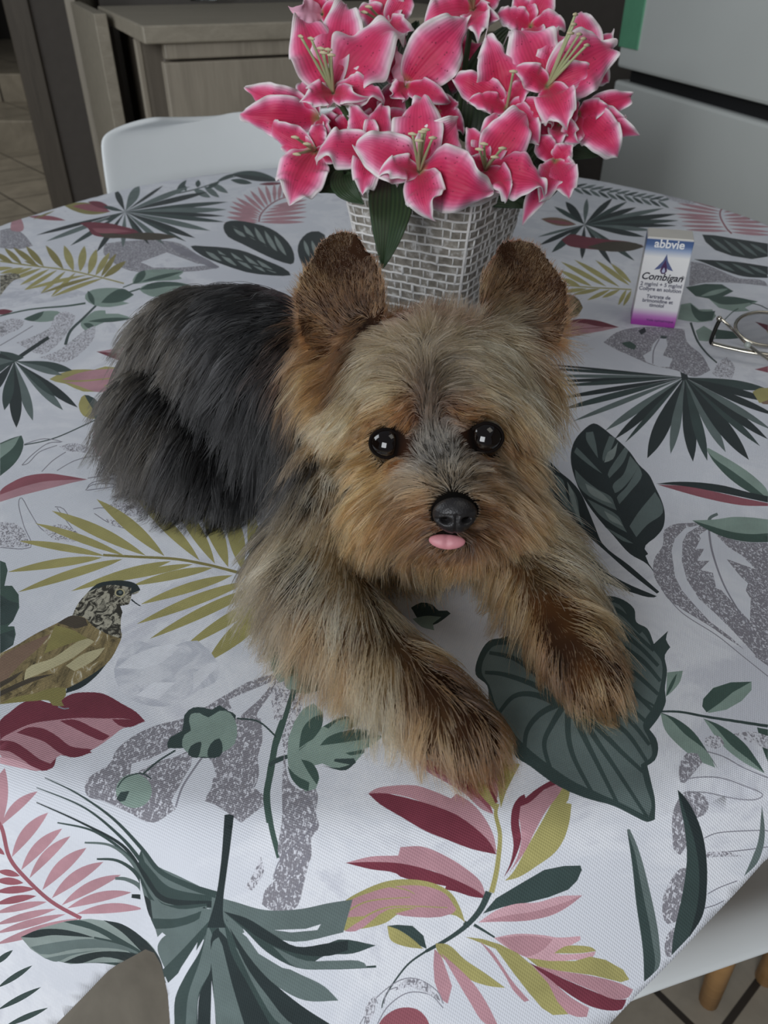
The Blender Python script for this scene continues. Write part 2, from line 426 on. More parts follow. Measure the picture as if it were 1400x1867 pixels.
add_ink('b', (122, 108, 74), 'feather'); add_ink('h', INK['N'], 'head'); add_ink('l', (138, 137, 146)); add_ink('W', (220, 222, 228))
MOT = []          # (ink, photo outline) in printing order
def soften(P):
    """round the gentle bends of an outline, keep its points and notches"""
    n = len(P)
    if n > 60: return P
    tan = []
    for i in range(n):
        a, b, c = P[i-1], P[i], P[(i+1) % n]; u = (b[0]-a[0], b[1]-a[1]); v = (c[0]-b[0], c[1]-b[1]); lu, lv = math.hypot(*u) or 1, math.hypot(*v) or 1
        cs = (u[0]*v[0]+u[1]*v[1])/(lu*lv); tan.append(None if cs < .5 else ((u[0]/lu+v[0]/lv)/2, (u[1]/lu+v[1]/lv)/2))
    out = []
    for i in range(n):
        a, b = P[i], P[(i+1) % n]; L = math.hypot(b[0]-a[0], b[1]-a[1]); k = 1 if L < 9 else (2 if L < 22 else 4)
        d = ((b[0]-a[0])/(L or 1), (b[1]-a[1])/(L or 1)); ta = tan[i] or d; tb = tan[(i+1) % n] or d
        for j in range(k):
            t = j/k; h1 = 2*t**3-3*t*t+1; h2 = t**3-2*t*t+t; h3 = -2*t**3+3*t*t; h4 = t**3-t*t
            out.append((h1*a[0]+h2*L*ta[0]+h3*b[0]+h4*L*tb[0], h1*a[1]+h2*L*ta[1]+h3*b[1]+h4*L*tb[1]))
    return out
def poly(ink, pts, sm=0):
    if not sm and ink != '.': pts = soften([tuple(p[:2]) for p in pts])
    if sm: pts = [(p.x, p.y) for p in spline([(a, b, 0) for a, b in pts], sm, True)]
    MOT.append((ink, [tuple(p[:2]) for p in pts]))
def leafpts(a, b, wd, bend=0, n=9, fat=.5, side=0):
    """outline from base a to tip b; half width wd; bend bows it; side +1/-1 gives only half"""
    ax, ay = a; bx_, by = b; dx, dy = bx_-ax, by-ay; L = math.hypot(dx, dy) or 1; ux, uy = dx/L, dy/L; vx, vy = -uy, ux
    lo, hi = [], []
    k = math.log(.5)/math.log(fat)
    for i in range(n+1):
        s = i/n; c = 4*bend*s*(1-s); h = wd*math.sin(PI*s**k)**.85 if 0 < s < 1 else 0
        hi.append((ax+dx*s+vx*(c+(h if side >= 0 else 0)), ay+dy*s+vy*(c+(h if side >= 0 else 0))))
        lo.append((ax+dx*s+vx*(c-(h if side <= 0 else 0)), ay+dy*s+vy*(c-(h if side <= 0 else 0))))
    return hi + lo[-2:0:-1]
def leaf(ink, a, b, wd, bend=0, n=9, fat=.5, ink2=None):
    poly(ink, leafpts(a, b, wd, bend, n, fat))
    if ink2: poly(ink2, leafpts(a, b, wd, bend, n, fat, 1))
def stroke(ink, pts, w0, w1=None, sm=4):
    w1 = w0 if w1 is None else w1
    P = [(p.x, p.y) for p in spline([(a, b, 0) for a, b in pts], sm)] if len(pts) > 2 else pts
    n = len(P); A, B_ = [], []
    for i in range(n):
        a = P[max(0, i-1)]; b = P[min(n-1, i+1)]; dx, dy = b[0]-a[0], b[1]-a[1]; L = math.hypot(dx, dy) or 1
        h = (w0+(w1-w0)*i/(n-1))/2
        A.append((P[i][0]-dy/L*h, P[i][1]+dx/L*h)); B_.append((P[i][0]+dy/L*h, P[i][1]-dx/L*h))
    poly(ink, A+B_[::-1])
def fan(c, tips, wd, inks='KD', fat=.6, bends=None):
    for i, tp in enumerate(tips):
        h = tp[2] if len(tp) > 2 else wd
        leaf(inks[i % len(inks)], c, tp[:2], h, (bends[i] if bends else 0), 8, fat)
_fr = [0, 0, 1.0]
def fr(ox, oy, s): _fr[:] = [ox, oy, s]
def T(p): return [(_fr[0]+a[0]/_fr[2], _fr[1]+a[1]/_fr[2]) for a in p]
_poly0, _leafpts0 = poly, leafpts
def poly(ink, pts, sm=0): _poly0(ink, T([p[:2] for p in pts]), sm)
def half(ink, ink2, P, Q):     # a leaf from its two edges plus midrib: P outline one side, Q midrib
    poly(ink, P); poly(ink2, Q)

# ===== far left strip (region 0,300 x2.5)
fr(0, 300, 2.5)
poly('s', [(480,360),(560,350),(700,345),(820,360),(900,410),(960,440),(1000,470),(900,485),(760,490),(600,485),(520,450),(470,400)])
poly('.', [(640,445),(760,400),(900,452),(960,458),(820,470),(700,470)])
poly('l', [(760,350),(850,385),(1000,465),(985,475),(900,440),(800,395)])
poly('s', [(0,300),(60,290),(110,320),(150,370),(90,385),(0,380)])
poly('f', [(0,560),(60,520),(160,540),(300,560),(420,590),(200,630),(0,650)])
# sideways sprig of small dark leaves at the far edge
stroke('D', [(790,135),(900,110),(1050,60),(1130,45)], 6, 3)
for a, b, h in (((800,133),(850,70),12),((850,120),(830,90),10),((880,112),(960,150),14),((900,105),(905,70),12),((930,100),(1000,150),13),((960,85),(1040,130),13),((990,75),(1080,40),9),((1050,70),(1150,85),12),((1000,80),(940,110),9)):
    leaf('M' if h > 12 else 'D', a, b, h)
leaf('D', (1050,45), (1270,75), 22, -8, ink2='K')
leaf('B', (1180,90), (1290,85), 7)
# pink frond behind the flowers
stroke('C', [(1180,262),(1190,225),(1235,180),(1300,150),(1380,150)], 7, 4)
for a, b in (((1178,262),(1020,265)),((1178,255),(1030,240)),((1180,245),(1035,215)),((1182,238),(1045,190)),((1186,230),(1055,168)),((1192,222),(1075,150)),((1200,212),(1110,135)),((1210,200),(1140,118)),((1222,190),(1175,100)),((1236,180),(1210,92)),((1252,170),(1250,86)),((1270,162),(1280,84)),((1290,156),(1310,90))):
    leaf('P', a, b, 9)
for a, b in (((1180,262),(1390,262)),((1184,250),(1400,240)),((1190,235),(1400,215)),((1200,220),(1400,195)),((1220,205),(1400,180)),((1240,192),(1400,160))):
    leaf('P', a, b, 8)
# fan palm with the red bird
leaf('Q', (500,215), (290,185), 26, 0); leaf('C', (505,215), (330,190), 16, 6); leaf('B', (510,205), (400,170), 14, 4)
leaf('C', (300,255), (130,238), 10, 4); leaf('P', (50,300), (95,245), 32, 10); leaf('Q', (150,250), (250,210), 4)
fan((570,215), [(525,112,14),(470,190,9),(635,95,22),(745,95,7),(820,110,5),(865,100,12),(945,125,12),(1040,170,10),(1035,205,13),(1025,235,9),(1025,262,10),(960,302,12),(890,335,13),(850,352,8),(750,365,12),(680,365,10),(640,345,8),(560,378,12),(440,400,12),(320,370,10),(210,350,10),(165,322,8),(480,255,9)], 12, 'KDM', .62)
leaf('K', (440,398), (400,500), 8)
poly('B', [(362,268),(400,262),(450,264),(500,268),(560,282),(620,300),(640,318),(560,330),(480,332),(420,318),(400,290)])
poly('N', [(440,300),(560,318),(640,310),(760,318),(810,332),(700,345),(560,335),(470,330)])
poly('C', [(420,290),(520,292),(600,305),(520,312),(440,308)])
# pair of banded dark leaves right of it
poly('K', [(1018,290),(1030,262),(1080,255),(1160,268),(1230,290),(1290,330),(1330,380),(1342,430),(1325,455),(1250,432),(1180,400),(1100,360),(1040,330)], 2)
for a, b in (((1060,280),(1120,330)),((1110,275),(1165,345)),((1160,285),(1215,375)),((1205,300),(1265,400)),((1250,322),(1305,415))):
    leaf('L', a, b, 10, 3)
stroke('K', [(1040,275),(1130,320),(1240,385),(1335,450)], 7)
poly('K', [(868,372),(930,372),(1040,380),(1130,400),(1220,440),(1290,470),(1325,505),(1230,505),(1120,490),(1000,450),(920,415)], 2)
for a, b in (((930,385),(1010,440)),((990,390),(1080,462)),((1050,400),(1150,478)),((1110,412),(1210,490)),((1170,435),(1260,495))):
    leaf('L', a, b, 9, 3)
stroke('K', [(880,375),(1050,425),(1310,503)], 7)
poly('K', [(1362,420),(1358,370),(1380,330),(1420,305),(1480,320),(1480,430),(1400,480)], 2)
for x in (1385,1420): leaf('L', (x,345), (x+25,420), 9)
# olive frond, upper left
stroke('O', [(0,440),(120,458),(300,480),(440,510),(565,542)], 7, 6)
for a, b, h in (((0,452),(-70,420),10),((60,450),(-30,400),12),((100,455),(20,380),12),((170,460),(60,378),13),((200,465),(118,372),14),((290,478),(208,368),15),((335,485),(292,368),18),((365,488),(385,370),18),((405,500),(440,385),18),((435,506),(500,400),14),((460,512),(530,405),12),((470,515),(575,440),15),((180,462),(110,440),6)):
    leaf('O' if a[0] % 2 else 'Q', a, b, h)
for a, b in (((60,470),(-60,480)),((110,470),(0,497)),((150,470),(20,512)),((190,472),(40,530)),((225,476),(90,550)),((262,480),(110,572)),((300,485),(185,588)),((345,492),(232,603))):
    leaf('O', a, b, 9)
leaf('O', (470,518), (235,604), 9, 4); leaf('Q', (440,510), (185,588), 8, 4); leaf('O', (400,502), (110,572), 8, 3)
poly('h', [(0,505),(40,497),(85,500),(95,515),(60,530),(30,560),(0,600)])
# green sprig
leaf('B', (-40,675), (60,668), 12)
stroke('G', [(0,690),(140,660),(300,645),(390,632)], 6, 9); stroke('D', [(440,640),(380,700),(320,760),(298,822)], 9, 14)
stroke('G', [(450,620),(560,590),(640,565)], 7)
stroke('G', [(560,560),(620,535),(660,500)], 5)
poly('S', [(605,545),(620,500),(650,485),(700,478),(790,478),(838,488),(815,508),(830,520),(780,528),(700,532)], 2)
poly('G', [(605,545),(635,490),(660,482),(665,500),(640,535)]); leaf('G', (640,535), (835,488), 9)
poly('S', [(635,570),(670,545),(720,538),(800,535),(872,552),(820,575),(780,592),(720,603),(680,598)], 2)
poly('G', [(635,570),(690,540),(800,536),(870,552),(760,556),(690,568)])
poly('S', [(388,612),(400,580),(450,565),(520,562),(560,570),(610,595),(560,625),(590,632),(500,650),(430,642)], 2)
poly('G', [(460,630),(490,598),(555,565),(610,592),(560,622),(500,632)]); leaf('G', (430,640), (400,575), 12)
poly('S', [(368,720),(400,690),(430,668),(480,665),(482,680),(540,680),(600,702),(540,712),(480,718),(430,740),(400,760),(375,745)], 2)
leaf('G', (400,715), (600,702), 10); leaf('G', (380,725), (435,745), 12); 
poly('S', [(108,705),(150,685),(200,668),(262,668),(275,682),(250,695),(240,712),(180,718)], 2); poly('G', [(108,705),(160,680),(200,668),(190,690),(150,715)])
poly('S', [(0,735),(30,738),(45,755),(20,775),(0,770)])
# grey engraving under it
poly('t', [(250,690),(300,670),(345,690),(330,730),(280,800),(240,840),(190,865),(75,812),(180,770),(230,740)])
poly('t', [(0,720),(60,700),(110,712),(100,740),(40,770),(0,790)])
poly('t', [(380,760),(430,735),(435,770),(400,830),(300,900),(180,880),(260,850),(330,800)])
stroke('l', [(0,825),(60,790),(150,735)], 4)
# burgundy cluster by the dog's back
leaf('O', (800,745), (692,675), 14); 
poly('B', [(728,660),(745,637),(790,650),(820,690),(815,740),(780,710)]); poly('P', [(790,650),(830,680),(870,680),(900,720),(815,745),(822,690)])
leaf('B', (800,760), (680,735), 9, 2)
poly('B', [(548,768),(640,760),(720,768),(760,772),(820,790),(740,815),(640,800)]); poly('P', [(720,768),(780,778),(820,790),(700,785)])
poly('P', [(440,853),(530,838),(600,822),(690,838),(740,860),(700,890),(560,858)]); poly('B', [(440,853),(540,858),(620,868),(700,890),(680,922),(640,905),(560,898),(535,890)])
poly('O', [(225,978),(330,935),(430,935),(480,920),(560,930),(610,935),(636,970),(600,1000),(500,1012),(470,1030),(380,1035),(300,1000)], 2)
poly('P', [(270,985),(360,950),(480,932),(590,940),(630,975),(600,1000),(470,1005),(500,1020),(470,1038),(330,1000)]); stroke('O', [(260,985),(400,985),(610,960)], 10, 3)
# dark fan palm at the left edge
stroke('K', [(222,788),(150,835),(70,890)], 16, 18)
poly('D', [(0,850),(60,860),(110,880),(60,905),(0,940)])
fan((65,895), [(330,938,22),(285,960,14),(355,1108,20),(288,1120,20),(250,1060,14),(150,1168,22),(75,1200,28),(20,1120,24),(-60,1060,22),(-80,960,22),(-40,870,18),(-90,900,20)], 20, 'DMKMDMKDKDKM', .62)
poly('O', [(385,1050),(362,1080),(360,1110),(380,1145),(432,1160),(425,1110)], 2); poly('D', [(385,1050),(430,1065),(462,1100),(450,1145),(432,1160),(420,1110)], 2)
stroke('D', [(110,1278),(240,1250),(380,1190),(480,1140),(600,1065),(660,1020)], 5, 6)
leaf('O', (510,1140), (650,1100), 16); leaf('P', (480,1150), (640,1160), 10)
poly('P', [(478,1155),(510,1172),(538,1220),(532,1262),(490,1300),(445,1332),(425,1270),(432,1210)], 2)
poly('G', [(0,1270),(60,1245),(98,1235),(108,1265),(95,1320),(60,1370),(0,1420)]); poly('S', [(0,1275),(90,1238),(60,1290),(0,1340)])
for P_ in ([(100,1370),(150,1320),(220,1270),(285,1265),(200,1250),(110,1275)], [(100,1370),(130,1360),(180,1310),(260,1280)], [(190,1400),(240,1350),(300,1310)], [(260,1395),(340,1350),(430,1330),(520,1340),(575,1395)], [(395,1480),(420,1450),(520,1430),(600,1435),(640,1475),(520,1470),(450,1478),(395,1485)]):
    stroke('l', P_, 4, 4, 3)
poly('t', [(270,1285),(330,1270),(400,1285),(435,1305),(430,1320),(360,1310),(300,1305)]); poly('t', [(460,1335),(540,1345),(575,1390),(560,1400),(500,1370),(440,1350)])
poly('t', [(500,1435),(600,1440),(638,1475),(560,1455)])
# ===== left middle (0,860 x2.5)
fr(0, 860, 2.5)
poly('P', [(0,90),(60,45),(120,20),(220,8),(300,18),(400,35),(330,50),(250,70),(170,90),(90,110),(0,138)]); poly('C', [(0,90),(60,45),(120,20),(220,8),(300,18),(395,35),(300,38),(200,45),(100,70),(0,105)])
for P_ in ([(0,345),(140,345),(110,250),(85,150),(100,120),(140,190),(200,270),(320,310),(390,312)], [(250,160),(290,170),(340,240),(400,270),(460,285)], [(260,165),(300,220),(360,300)], [(425,170),(470,165),(530,190),(580,230),(585,260),(500,235),(430,190)], [(390,85),(420,60),(500,55),(640,75),(640,40),(600,15),(500,15),(400,30)], [(525,110),(600,118),(660,110),(640,90),(560,95),(525,110)], [(640,110),(660,160),(640,205)]):
    stroke('l', P_, 4, 4, 3)
poly('t', [(0,230),(80,240),(125,300),(135,343),(0,345)]); poly('t', [(200,270),(260,240),(330,260),(390,312),(320,318),(240,305)]); poly('t', [(560,140),(650,170),(640,205),(580,200),(500,150)])
poly('t', [(480,215),(560,235),(580,258),(500,240)])
stroke('Q', [(470,380),(620,388),(800,398),(950,425),(1080,458),(1180,480),(1260,495)], 11, 14)
for a, b, h in (((480,385),(85,316),17),((570,385),(160,235),18),((665,383),(235,178),26),((750,385),(440,125),28),((910,405),(612,108),27),((980,420),(770,90),30),((1040,435),(905,105),36),((1105,448),(1035,150),36),((1160,462),(1140,150),28),((1230,480),(1215,200),40)):
    leaf('O', a, b, h, 6)
for a, b, h in (((465,392),(35,458),20),((560,398),(80,550),20),((780,408),(322,545),20),((880,422),(500,505),16),((970,438),(600,520),20),((1060,472),(640,605),22),((1130,500),(622,695),24),((1190,520),(682,762),24),((1240,560),(832,806),26),((1260,590),(942,868),42)):
    leaf('O', a, b, h, 6, fat=.45)
# faint shadow print
poly('f', [(520,900),(560,820),(620,770),(700,790),(800,790),(900,770),(1000,880),(980,960),(900,1000),(800,1060),(700,1070),(600,1040),(540,980)], 2)
poly('W', [(530,895),(600,840),(700,800),(780,785),(820,800),(740,870),(640,900)], 1); poly('W', [(880,1000),(880,920),(960,870),(1020,865),(960,920)], 1); poly('W', [(620,1020),(700,960),(800,960),(720,1040)], 1)
# burgundy leaf under the bird
poly('B', [(0,1210),(0,1135),(40,1100),(110,1050),(170,1040),(240,1055),(330,1012),(400,1005),(470,1012),(560,1060),(620,1095),(662,1138),(600,1160),(500,1180),(490,1220),(400,1270),(420,1280),(350,1298),(260,1290),(240,1350),(190,1362),(100,1340),(0,1290)])
poly('P', [(0,1225),(60,1185),(140,1150),(250,1132),(370,1122),(480,1125),(560,1125),(655,1140),(560,1170),(500,1215),(430,1262),(330,1300),(280,1290),(190,1362),(90,1345),(0,1290)])
poly('B', [(75,1190),(130,1165),(200,1172),(260,1205),(320,1250),(420,1265),(390,1290),(320,1302),(270,1280),(200,1230),(130,1205)]); poly('B', [(270,1135),(340,1130),(420,1165),(500,1205),(470,1225),(400,1200),(330,1165)])
poly('B', [(0,1225),(60,1230),(120,1265),(180,1310),(238,1335),(215,1362),(170,1358),(100,1310),(40,1275),(0,1270)]); poly('B', [(510,1128),(600,1130),(655,1138),(590,1165),(540,1155)])
poly('R', [(0,1300),(60,1310),(190,1362),(100,1352),(0,1330)])
# dark lobes at the edge
poly('G', [(0,405),(25,415),(35,450),(20,520),(55,520),(85,560),(88,620),(60,680),(35,705),(65,705),(72,740),(60,790),(0,830)], 1)
poly('D', [(0,560),(50,590),(85,600),(60,675),(20,700),(0,700)]); poly('D', [(0,740),(65,720),(60,785),(0,828)])
# bird
poly('K', [(300,1010),(310,975),(400,920),(480,862),(490,870),(440,930),(370,985)])
poly('b', [(0,1060),(0,828),(60,800),(160,740),(260,690),(330,655),(420,660),(520,690),(555,740),(535,800),(500,860),(440,910),(360,960),(250,1010),(120,1040)])
poly('E', [(0,985),(0,850),(60,810),(150,770),(230,740),(180,800),(90,880)])
poly('Q', [(0,1060),(60,1030),(160,1010),(240,985),(300,985),(300,1020),(280,1045),(292,1068),(240,1065),(225,1045),(160,1045)])
poly('Y', [(120,900),(240,850),(400,760),(430,775),(330,850),(230,900),(110,950)]); poly('Y', [(300,885),(380,830),(480,800),(440,850),(340,910)]); poly('N', [(0,1000),(140,940),(250,920),(130,965),(0,1025)]); poly('N', [(0,960),(110,905),(60,950),(0,985)])
poly('N', [(260,690),(330,655),(390,668),(400,700),(340,715),(300,700)]); poly('Q', [(250,700),(330,720),(400,760),(300,790),(200,830)])
poly('h', [(330,655),(350,610),(390,560),(440,515),(500,500),(560,498),(610,510),(638,535),(630,552),(600,560),(590,600),(570,625),(555,650),(552,760),(500,745),(420,700),(385,665)])
poly('K', [(400,550),(440,513),(500,498),(570,497),(625,515),(640,540),(600,556),(590,560),(600,530),(540,518),(470,520)])
poly('W', [(600,575),(635,570),(650,590),(640,612),(610,620),(590,600)]); stroke('K', [(598,582),(620,600),(640,612)], 7, 4); poly('W', [(548,612),(590,605),(560,645)])
def disc(ink, c, r, ry=None): poly(ink, [(c[0]+r*math.cos(k*PI/8), c[1]+(ry or r)*math.sin(k*PI/8)) for k in range(16)])
disc('Y', (546,552), 24, 19); disc('K', (546,552), 17, 14); disc('M', (548,550), 8, 7)
stroke('l', [(265,1070),(290,1080),(315,1078)], 8, 5)
# ===== grey engraved leaf left of centre (0,860 x2.5)
poly('s', [(385,1440),(400,1400),(500,1330),(530,1270),(600,1210),(700,1160),(850,1120),(940,1070),(1040,1010),(1150,950),(1260,930),(1280,950),(1200,1060),(1170,1110),(1190,1160),(1195,1230),(1175,1300),(1180,1380),(1160,1440),(1230,1500),(1100,1600),(930,1500),(800,1540),(700,1600),(560,1540),(470,1500),(400,1480)])
poly('.', [(1255,950),(1180,1040),(1100,1110),(1090,1160),(980,1190),(1050,1200),(1060,1330),(970,1400),(960,1480),(930,1500),(800,1540),(780,1500),(870,1340),(880,1260),(760,1320),(640,1380),(590,1400),(600,1330),(680,1310),(760,1270),(850,1200),(880,1110),(980,1080),(1060,1090),(1040,1040),(1170,985)])
poly('s', [(900,1160),(1100,1120),(1190,1125),(1195,1230),(1175,1300),(1180,1370),(1160,1440),(1100,1500),(930,1500),(980,1400),(970,1330),(940,1290)])
poly('s', [(600,1400),(700,1330),(840,1290),(870,1330),(800,1420),(740,1500),(700,1600),(640,1560),(600,1480)])
stroke('l', [(800,1530),(830,1440),(880,1360),(930,1290)], 9)
poly('t', [(1240,1000),(1260,960),(1330,980),(1380,1060),(1360,1090),(1330,1040),(1290,1080),(1250,1130)])
# sprig with three-lobed leaves
stroke('G', [(1345,985),(1310,1080),(1260,1220),(1235,1360),(1215,1480),(1230,1600)], 26, 32)
stroke('D', [(1265,1215),(1180,1140),(1080,1125)], 8); stroke('D', [(800,1270),(720,1320),(650,1380)], 8); stroke('D', [(1250,1325),(1310,1300)], 16)
poly('D', [(765,1260),(775,1210),(830,1180),(840,1110),(880,1075),(930,1075),(965,1085),(1000,1065),(1040,1090),(1075,1110),(1060,1160),(1000,1290),(960,1305),(900,1302),(860,1290),(840,1260)], 2)
poly('S', [(862,1140),(870,1105),(910,1100),(950,1120),(1000,1090),(1050,1100),(1080,1160),(1070,1240),(1010,1280),(940,1300),(870,1290),(830,1250),(840,1200),(870,1180)], 2)
poly('D', [(858,1290),(870,1250),(915,1230),(915,1260),(900,1305)], 2); poly('D', [(945,1295),(960,1240),(1000,1215),(1015,1260),(1000,1300)], 2)
disc('S', (610,1455), 82, 78); poly('D', [(530,1490),(550,1460),(590,1455),(570,1500),(545,1505)], 1)
stroke('D', [(535,1440),(570,1395),(640,1375),(690,1400)], 6)
# behind the dog's left foreleg
fr(460, 1180, 2.593)
poly('S', [(82,10),(95,-30),(140,-70),(220,-80),(300,0),(330,120),(300,205),(250,220),(180,205),(120,160),(90,90)], 2)
poly('G', [(225,180),(250,120),(300,60),(330,100),(320,200),(280,215)]); poly('G', [(150,60),(180,0),(200,0),(190,60),(160,90)])
poly('t', [(90,225),(110,180),(150,160),(180,240),(240,290),(215,340),(200,420),(170,480),(150,500),(140,400),(160,330),(120,350),(95,280)])
stroke('G', [(195,200),(140,380),(90,540),(72,700),(90,850),(128,995)], 22, 26); stroke('D', [(80,560),(120,530),(170,515)], 18)
poly('s', [(150,500),(180,640),(230,680),(290,650),(310,700),(300,780),(315,850),(280,900),(280,980),(260,1050),(240,1130),(215,1220),(180,1248),(80,1240),(45,1215),(60,1150),(110,1100),(95,1080),(130,1020),(120,960),(140,820),(140,640)])
stroke('l', [(300,830),(240,900),(130,1010),(100,1100)], 10, 5); stroke('l', [(300,700),(240,740),(170,800)], 10, 4); stroke('l', [(270,980),(200,1060),(130,1150)], 10, 5); stroke('l', [(240,1100),(180,1170),(100,1235)], 8, 4)
poly('t', [(-40,1140),(0,1080),(40,990),(55,1060),(30,1110),(0,1150)])
poly('S', [(165,510),(170,430),(200,350),(240,290),(290,265),(335,310),(325,380),(400,335),(450,328),(500,350),(490,375),(420,400),(520,390),(615,422),(560,470),(500,490),(530,495),(490,540),(440,575),(380,570),(330,550),(290,560),(318,620),(300,670),(250,682),(200,620),(170,560)], 1)
poly('G', [(220,490),(225,440),(240,380),(290,330),(335,315),(330,370),(290,430)]); poly('G', [(320,465),(350,430),(440,395),(520,388),(615,422),(500,440),(400,455)])
poly('G', [(335,375),(400,340),(450,325),(470,335),(400,350),(360,385)]); poly('G', [(440,500),(530,482),(528,500),(460,510)]); poly('D', [(330,560),(440,582),(490,545),(480,525),(390,528),(385,540),(460,555),(410,570)])
poly('G', [(230,530),(280,545),(315,610),(305,650),(270,600)]); poly('G', [(165,560),(200,600),(270,640),(265,680),(225,665),(185,620)])
stroke('S', [(175,515),(300,430),(480,360)], 5)
# ===== right lower plant: the central sprig of burgundy leaves (same frame)
poly('P', [(770,522),(850,540),(950,580),(1040,640),(1110,710),(1140,790),(1090,770),(1000,690),(900,630),(830,590)])
poly('C', [(770,522),(860,590),(960,640),(1060,710),(1140,790),(1100,700),(1020,625),(930,572),(850,540)])
poly('P', [(548,692),(580,670),(660,655),(780,655),(880,690),(940,715),(965,692),(1040,740),(1100,810),(1140,890),(1155,970),(1100,935),(900,780),(700,700)])
poly('B', [(548,692),(620,690),(740,715),(860,750),(960,790),(1060,860),(1120,920),(1155,980),(1040,955),(920,910),(820,870),(700,800),(600,740)])
poly('P', [(440,1020),(560,990),(690,985),(700,945),(800,942),(900,980),(1000,1040),(1080,1110),(1105,1180),(1000,1130),(860,1060),(700,1030)])
poly('B', [(440,1020),(560,1015),(700,1022),(840,1055),(960,1100),(1060,1150),(1110,1188),(1040,1180),(960,1155),(910,1145),(915,1130),(820,1110),(700,1085),(680,1070),(560,1050)])
stroke('O', [(1160,740),(1150,790),(1170,880),(1165,980),(1150,1080),(1130,1160)], 16, 26)
poly('O', [(960,560),(1060,540),(1100,640),(1155,730),(1145,770),(1080,700),(1020,620)]); poly('P', [(1070,545),(1155,520),(1160,700),(1150,740),(1110,660)]); stroke('B', [(1065,545),(1110,640),(1155,735)], 10, 14)
poly('O', [(1165,700),(1150,540),(1165,440),(1200,415),(1232,440),(1232,490),(1210,545),(1265,552),(1230,620),(1200,680),(1175,760)], 1)
poly('Q', [(1170,560),(1180,470),(1200,440),(1190,560),(1180,680)])
fr(840, 1150, 2.5)
poly('O', [(200,1140),(235,1105),(300,990),(380,850),(440,740),(495,652),(490,770),(480,785),(505,790),(495,870),(470,950),(430,1010),(350,1070),(260,1125)])
poly('P', [(215,1110),(250,1050),(275,960),(270,880),(260,800),(300,765),(340,750),(420,700),(490,655),(450,740),(390,820),(340,910),(290,1010)])
poly('B', [(195,1125),(225,1060),(240,980),(228,880),(238,800),(270,755),(290,745),(295,762),(340,725),(430,672),(492,645),(470,680),(380,725),(310,785),(272,800),(265,870),(275,950),(250,1030),(220,1090)])
poly('D', [(100,1290),(160,1220),(260,1160),(380,1090),(470,1072),(545,1070),(552,1090),(530,1140),(490,1180),(400,1215),(300,1240),(190,1260)], 1)
poly('R', [(80,1330),(160,1275),(250,1245),(350,1238),(450,1210),(555,1206),(500,1250),(420,1295),(320,1318),(200,1325)]); 
poly('P', [(100,1325),(200,1300),(330,1280),(440,1250),(555,1206),(480,1262),(400,1300),(300,1322)])
stroke('D', [(128,1190),(90,1270),(30,1340),(-50,1400),(-160,1462)], 32, 14); stroke('D', [(-160,1462),(-240,1520),(-310,1610),(-350,1680),(-360,1720)], 10, 5)
stroke('D', [(60,1340),(110,1370),(155,1398)], 14, 8); stroke('D', [(15,1330),(40,1345)], 20)
poly('R', [(150,1400),(250,1382),(380,1388),(440,1398),(545,1392),(545,1410),(490,1440),(430,1470),(560,1490),(470,1505),(330,1500),(300,1490),(220,1450)])
poly('P', [(170,1400),(300,1390),(420,1405),(380,1450),(300,1485),(220,1445)])
poly('O', [(425,1470),(470,1440),(540,1435),(600,1445),(618,1460),(540,1470)]); poly('R', [(420,1475),(540,1472),(615,1462),(600,1490),(520,1500),(440,1495)])
poly('O', [(300,1490),(400,1505),(520,1505),(590,1485),(660,1500),(740,1545),(768,1590),(730,1602),(600,1570),(450,1550),(350,1530)], 1)
poly('P', [(330,1525),(450,1550),(580,1570),(720,1605),(785,1635),(765,1670),(700,1680),(600,1640),(480,1590)])
poly('B', [(310,1512),(400,1555),(500,1600),(620,1650),(700,1680),(755,1680),(735,1725),(690,1732),(600,1715),(530,1680),(430,1610)])
poly('P', [(330,1530),(420,1600),(500,1670),(585,1720),(575,1760),(530,1760),(450,1720),(400,1640)])
poly('O', [(20,1395),(100,1405),(180,1430),(260,1470),(330,1530),(400,1610),(440,1690),(490,1748),(420,1752),(370,1720),(310,1650),(240,1560),(160,1450)], 1)
poly('P', [(85,1415),(140,1460),(190,1530),(230,1590),(280,1650),(312,1685),(290,1692),(240,1640),(200,1570),(130,1470)])
poly('O', [(-115,1425),(-60,1430),(20,1500),(110,1560),(203,1628),(130,1620),(40,1590),(-40,1530),(-110,1455)]);
poly('P', [(-120,1450),(-90,1480),(-60,1560),(-40,1620),(-60,1700),(-90,1680),(-120,1600),(-125,1520)], 1); poly('P', [(-90,1470),(-30,1520),(60,1610),(120,1700),(170,1800),(110,1790),(40,1690),(-20,1590)])
poly('D', [(-335,1345),(-290,1340),(-220,1345),(-170,1390),(-155,1450),(-200,1430),(-270,1380)], 1); poly('O', [(-335,1345),(-290,1360),(-220,1405),(-170,1450),(-250,1440),(-320,1410),(-330,1380)])
poly('O', [(-645,1385),(-600,1310),(-540,1240),(-460,1190),(-330,1140),(-200,1135),(-100,1160),(-40,1200),(0,1270),(20,1330),(-20,1300),(-120,1290),(-280,1290),(-340,1330),(-430,1355),(-560,1370)])
poly('P', [(-570,1310),(-520,1240),(-420,1195),(-300,1165),(-160,1165),(-70,1200),(-20,1270),(-40,1290),(-260,1300),(-300,1290),(-200,1262),(-330,1270),(-480,1370),(-530,1370),(-430,1300)])
stroke('O', [(-560,1310),(-430,1235),(-230,1215)], 9, 4); stroke('O', [(-360,1160),(-250,1180),(-210,1200)], 7, 3); stroke('O', [(-480,1330),(-330,1260),(-60,1262)], 10, 4)
stroke('l', [(-500,1867),(-400,1690),(-380,1700)], 4); 
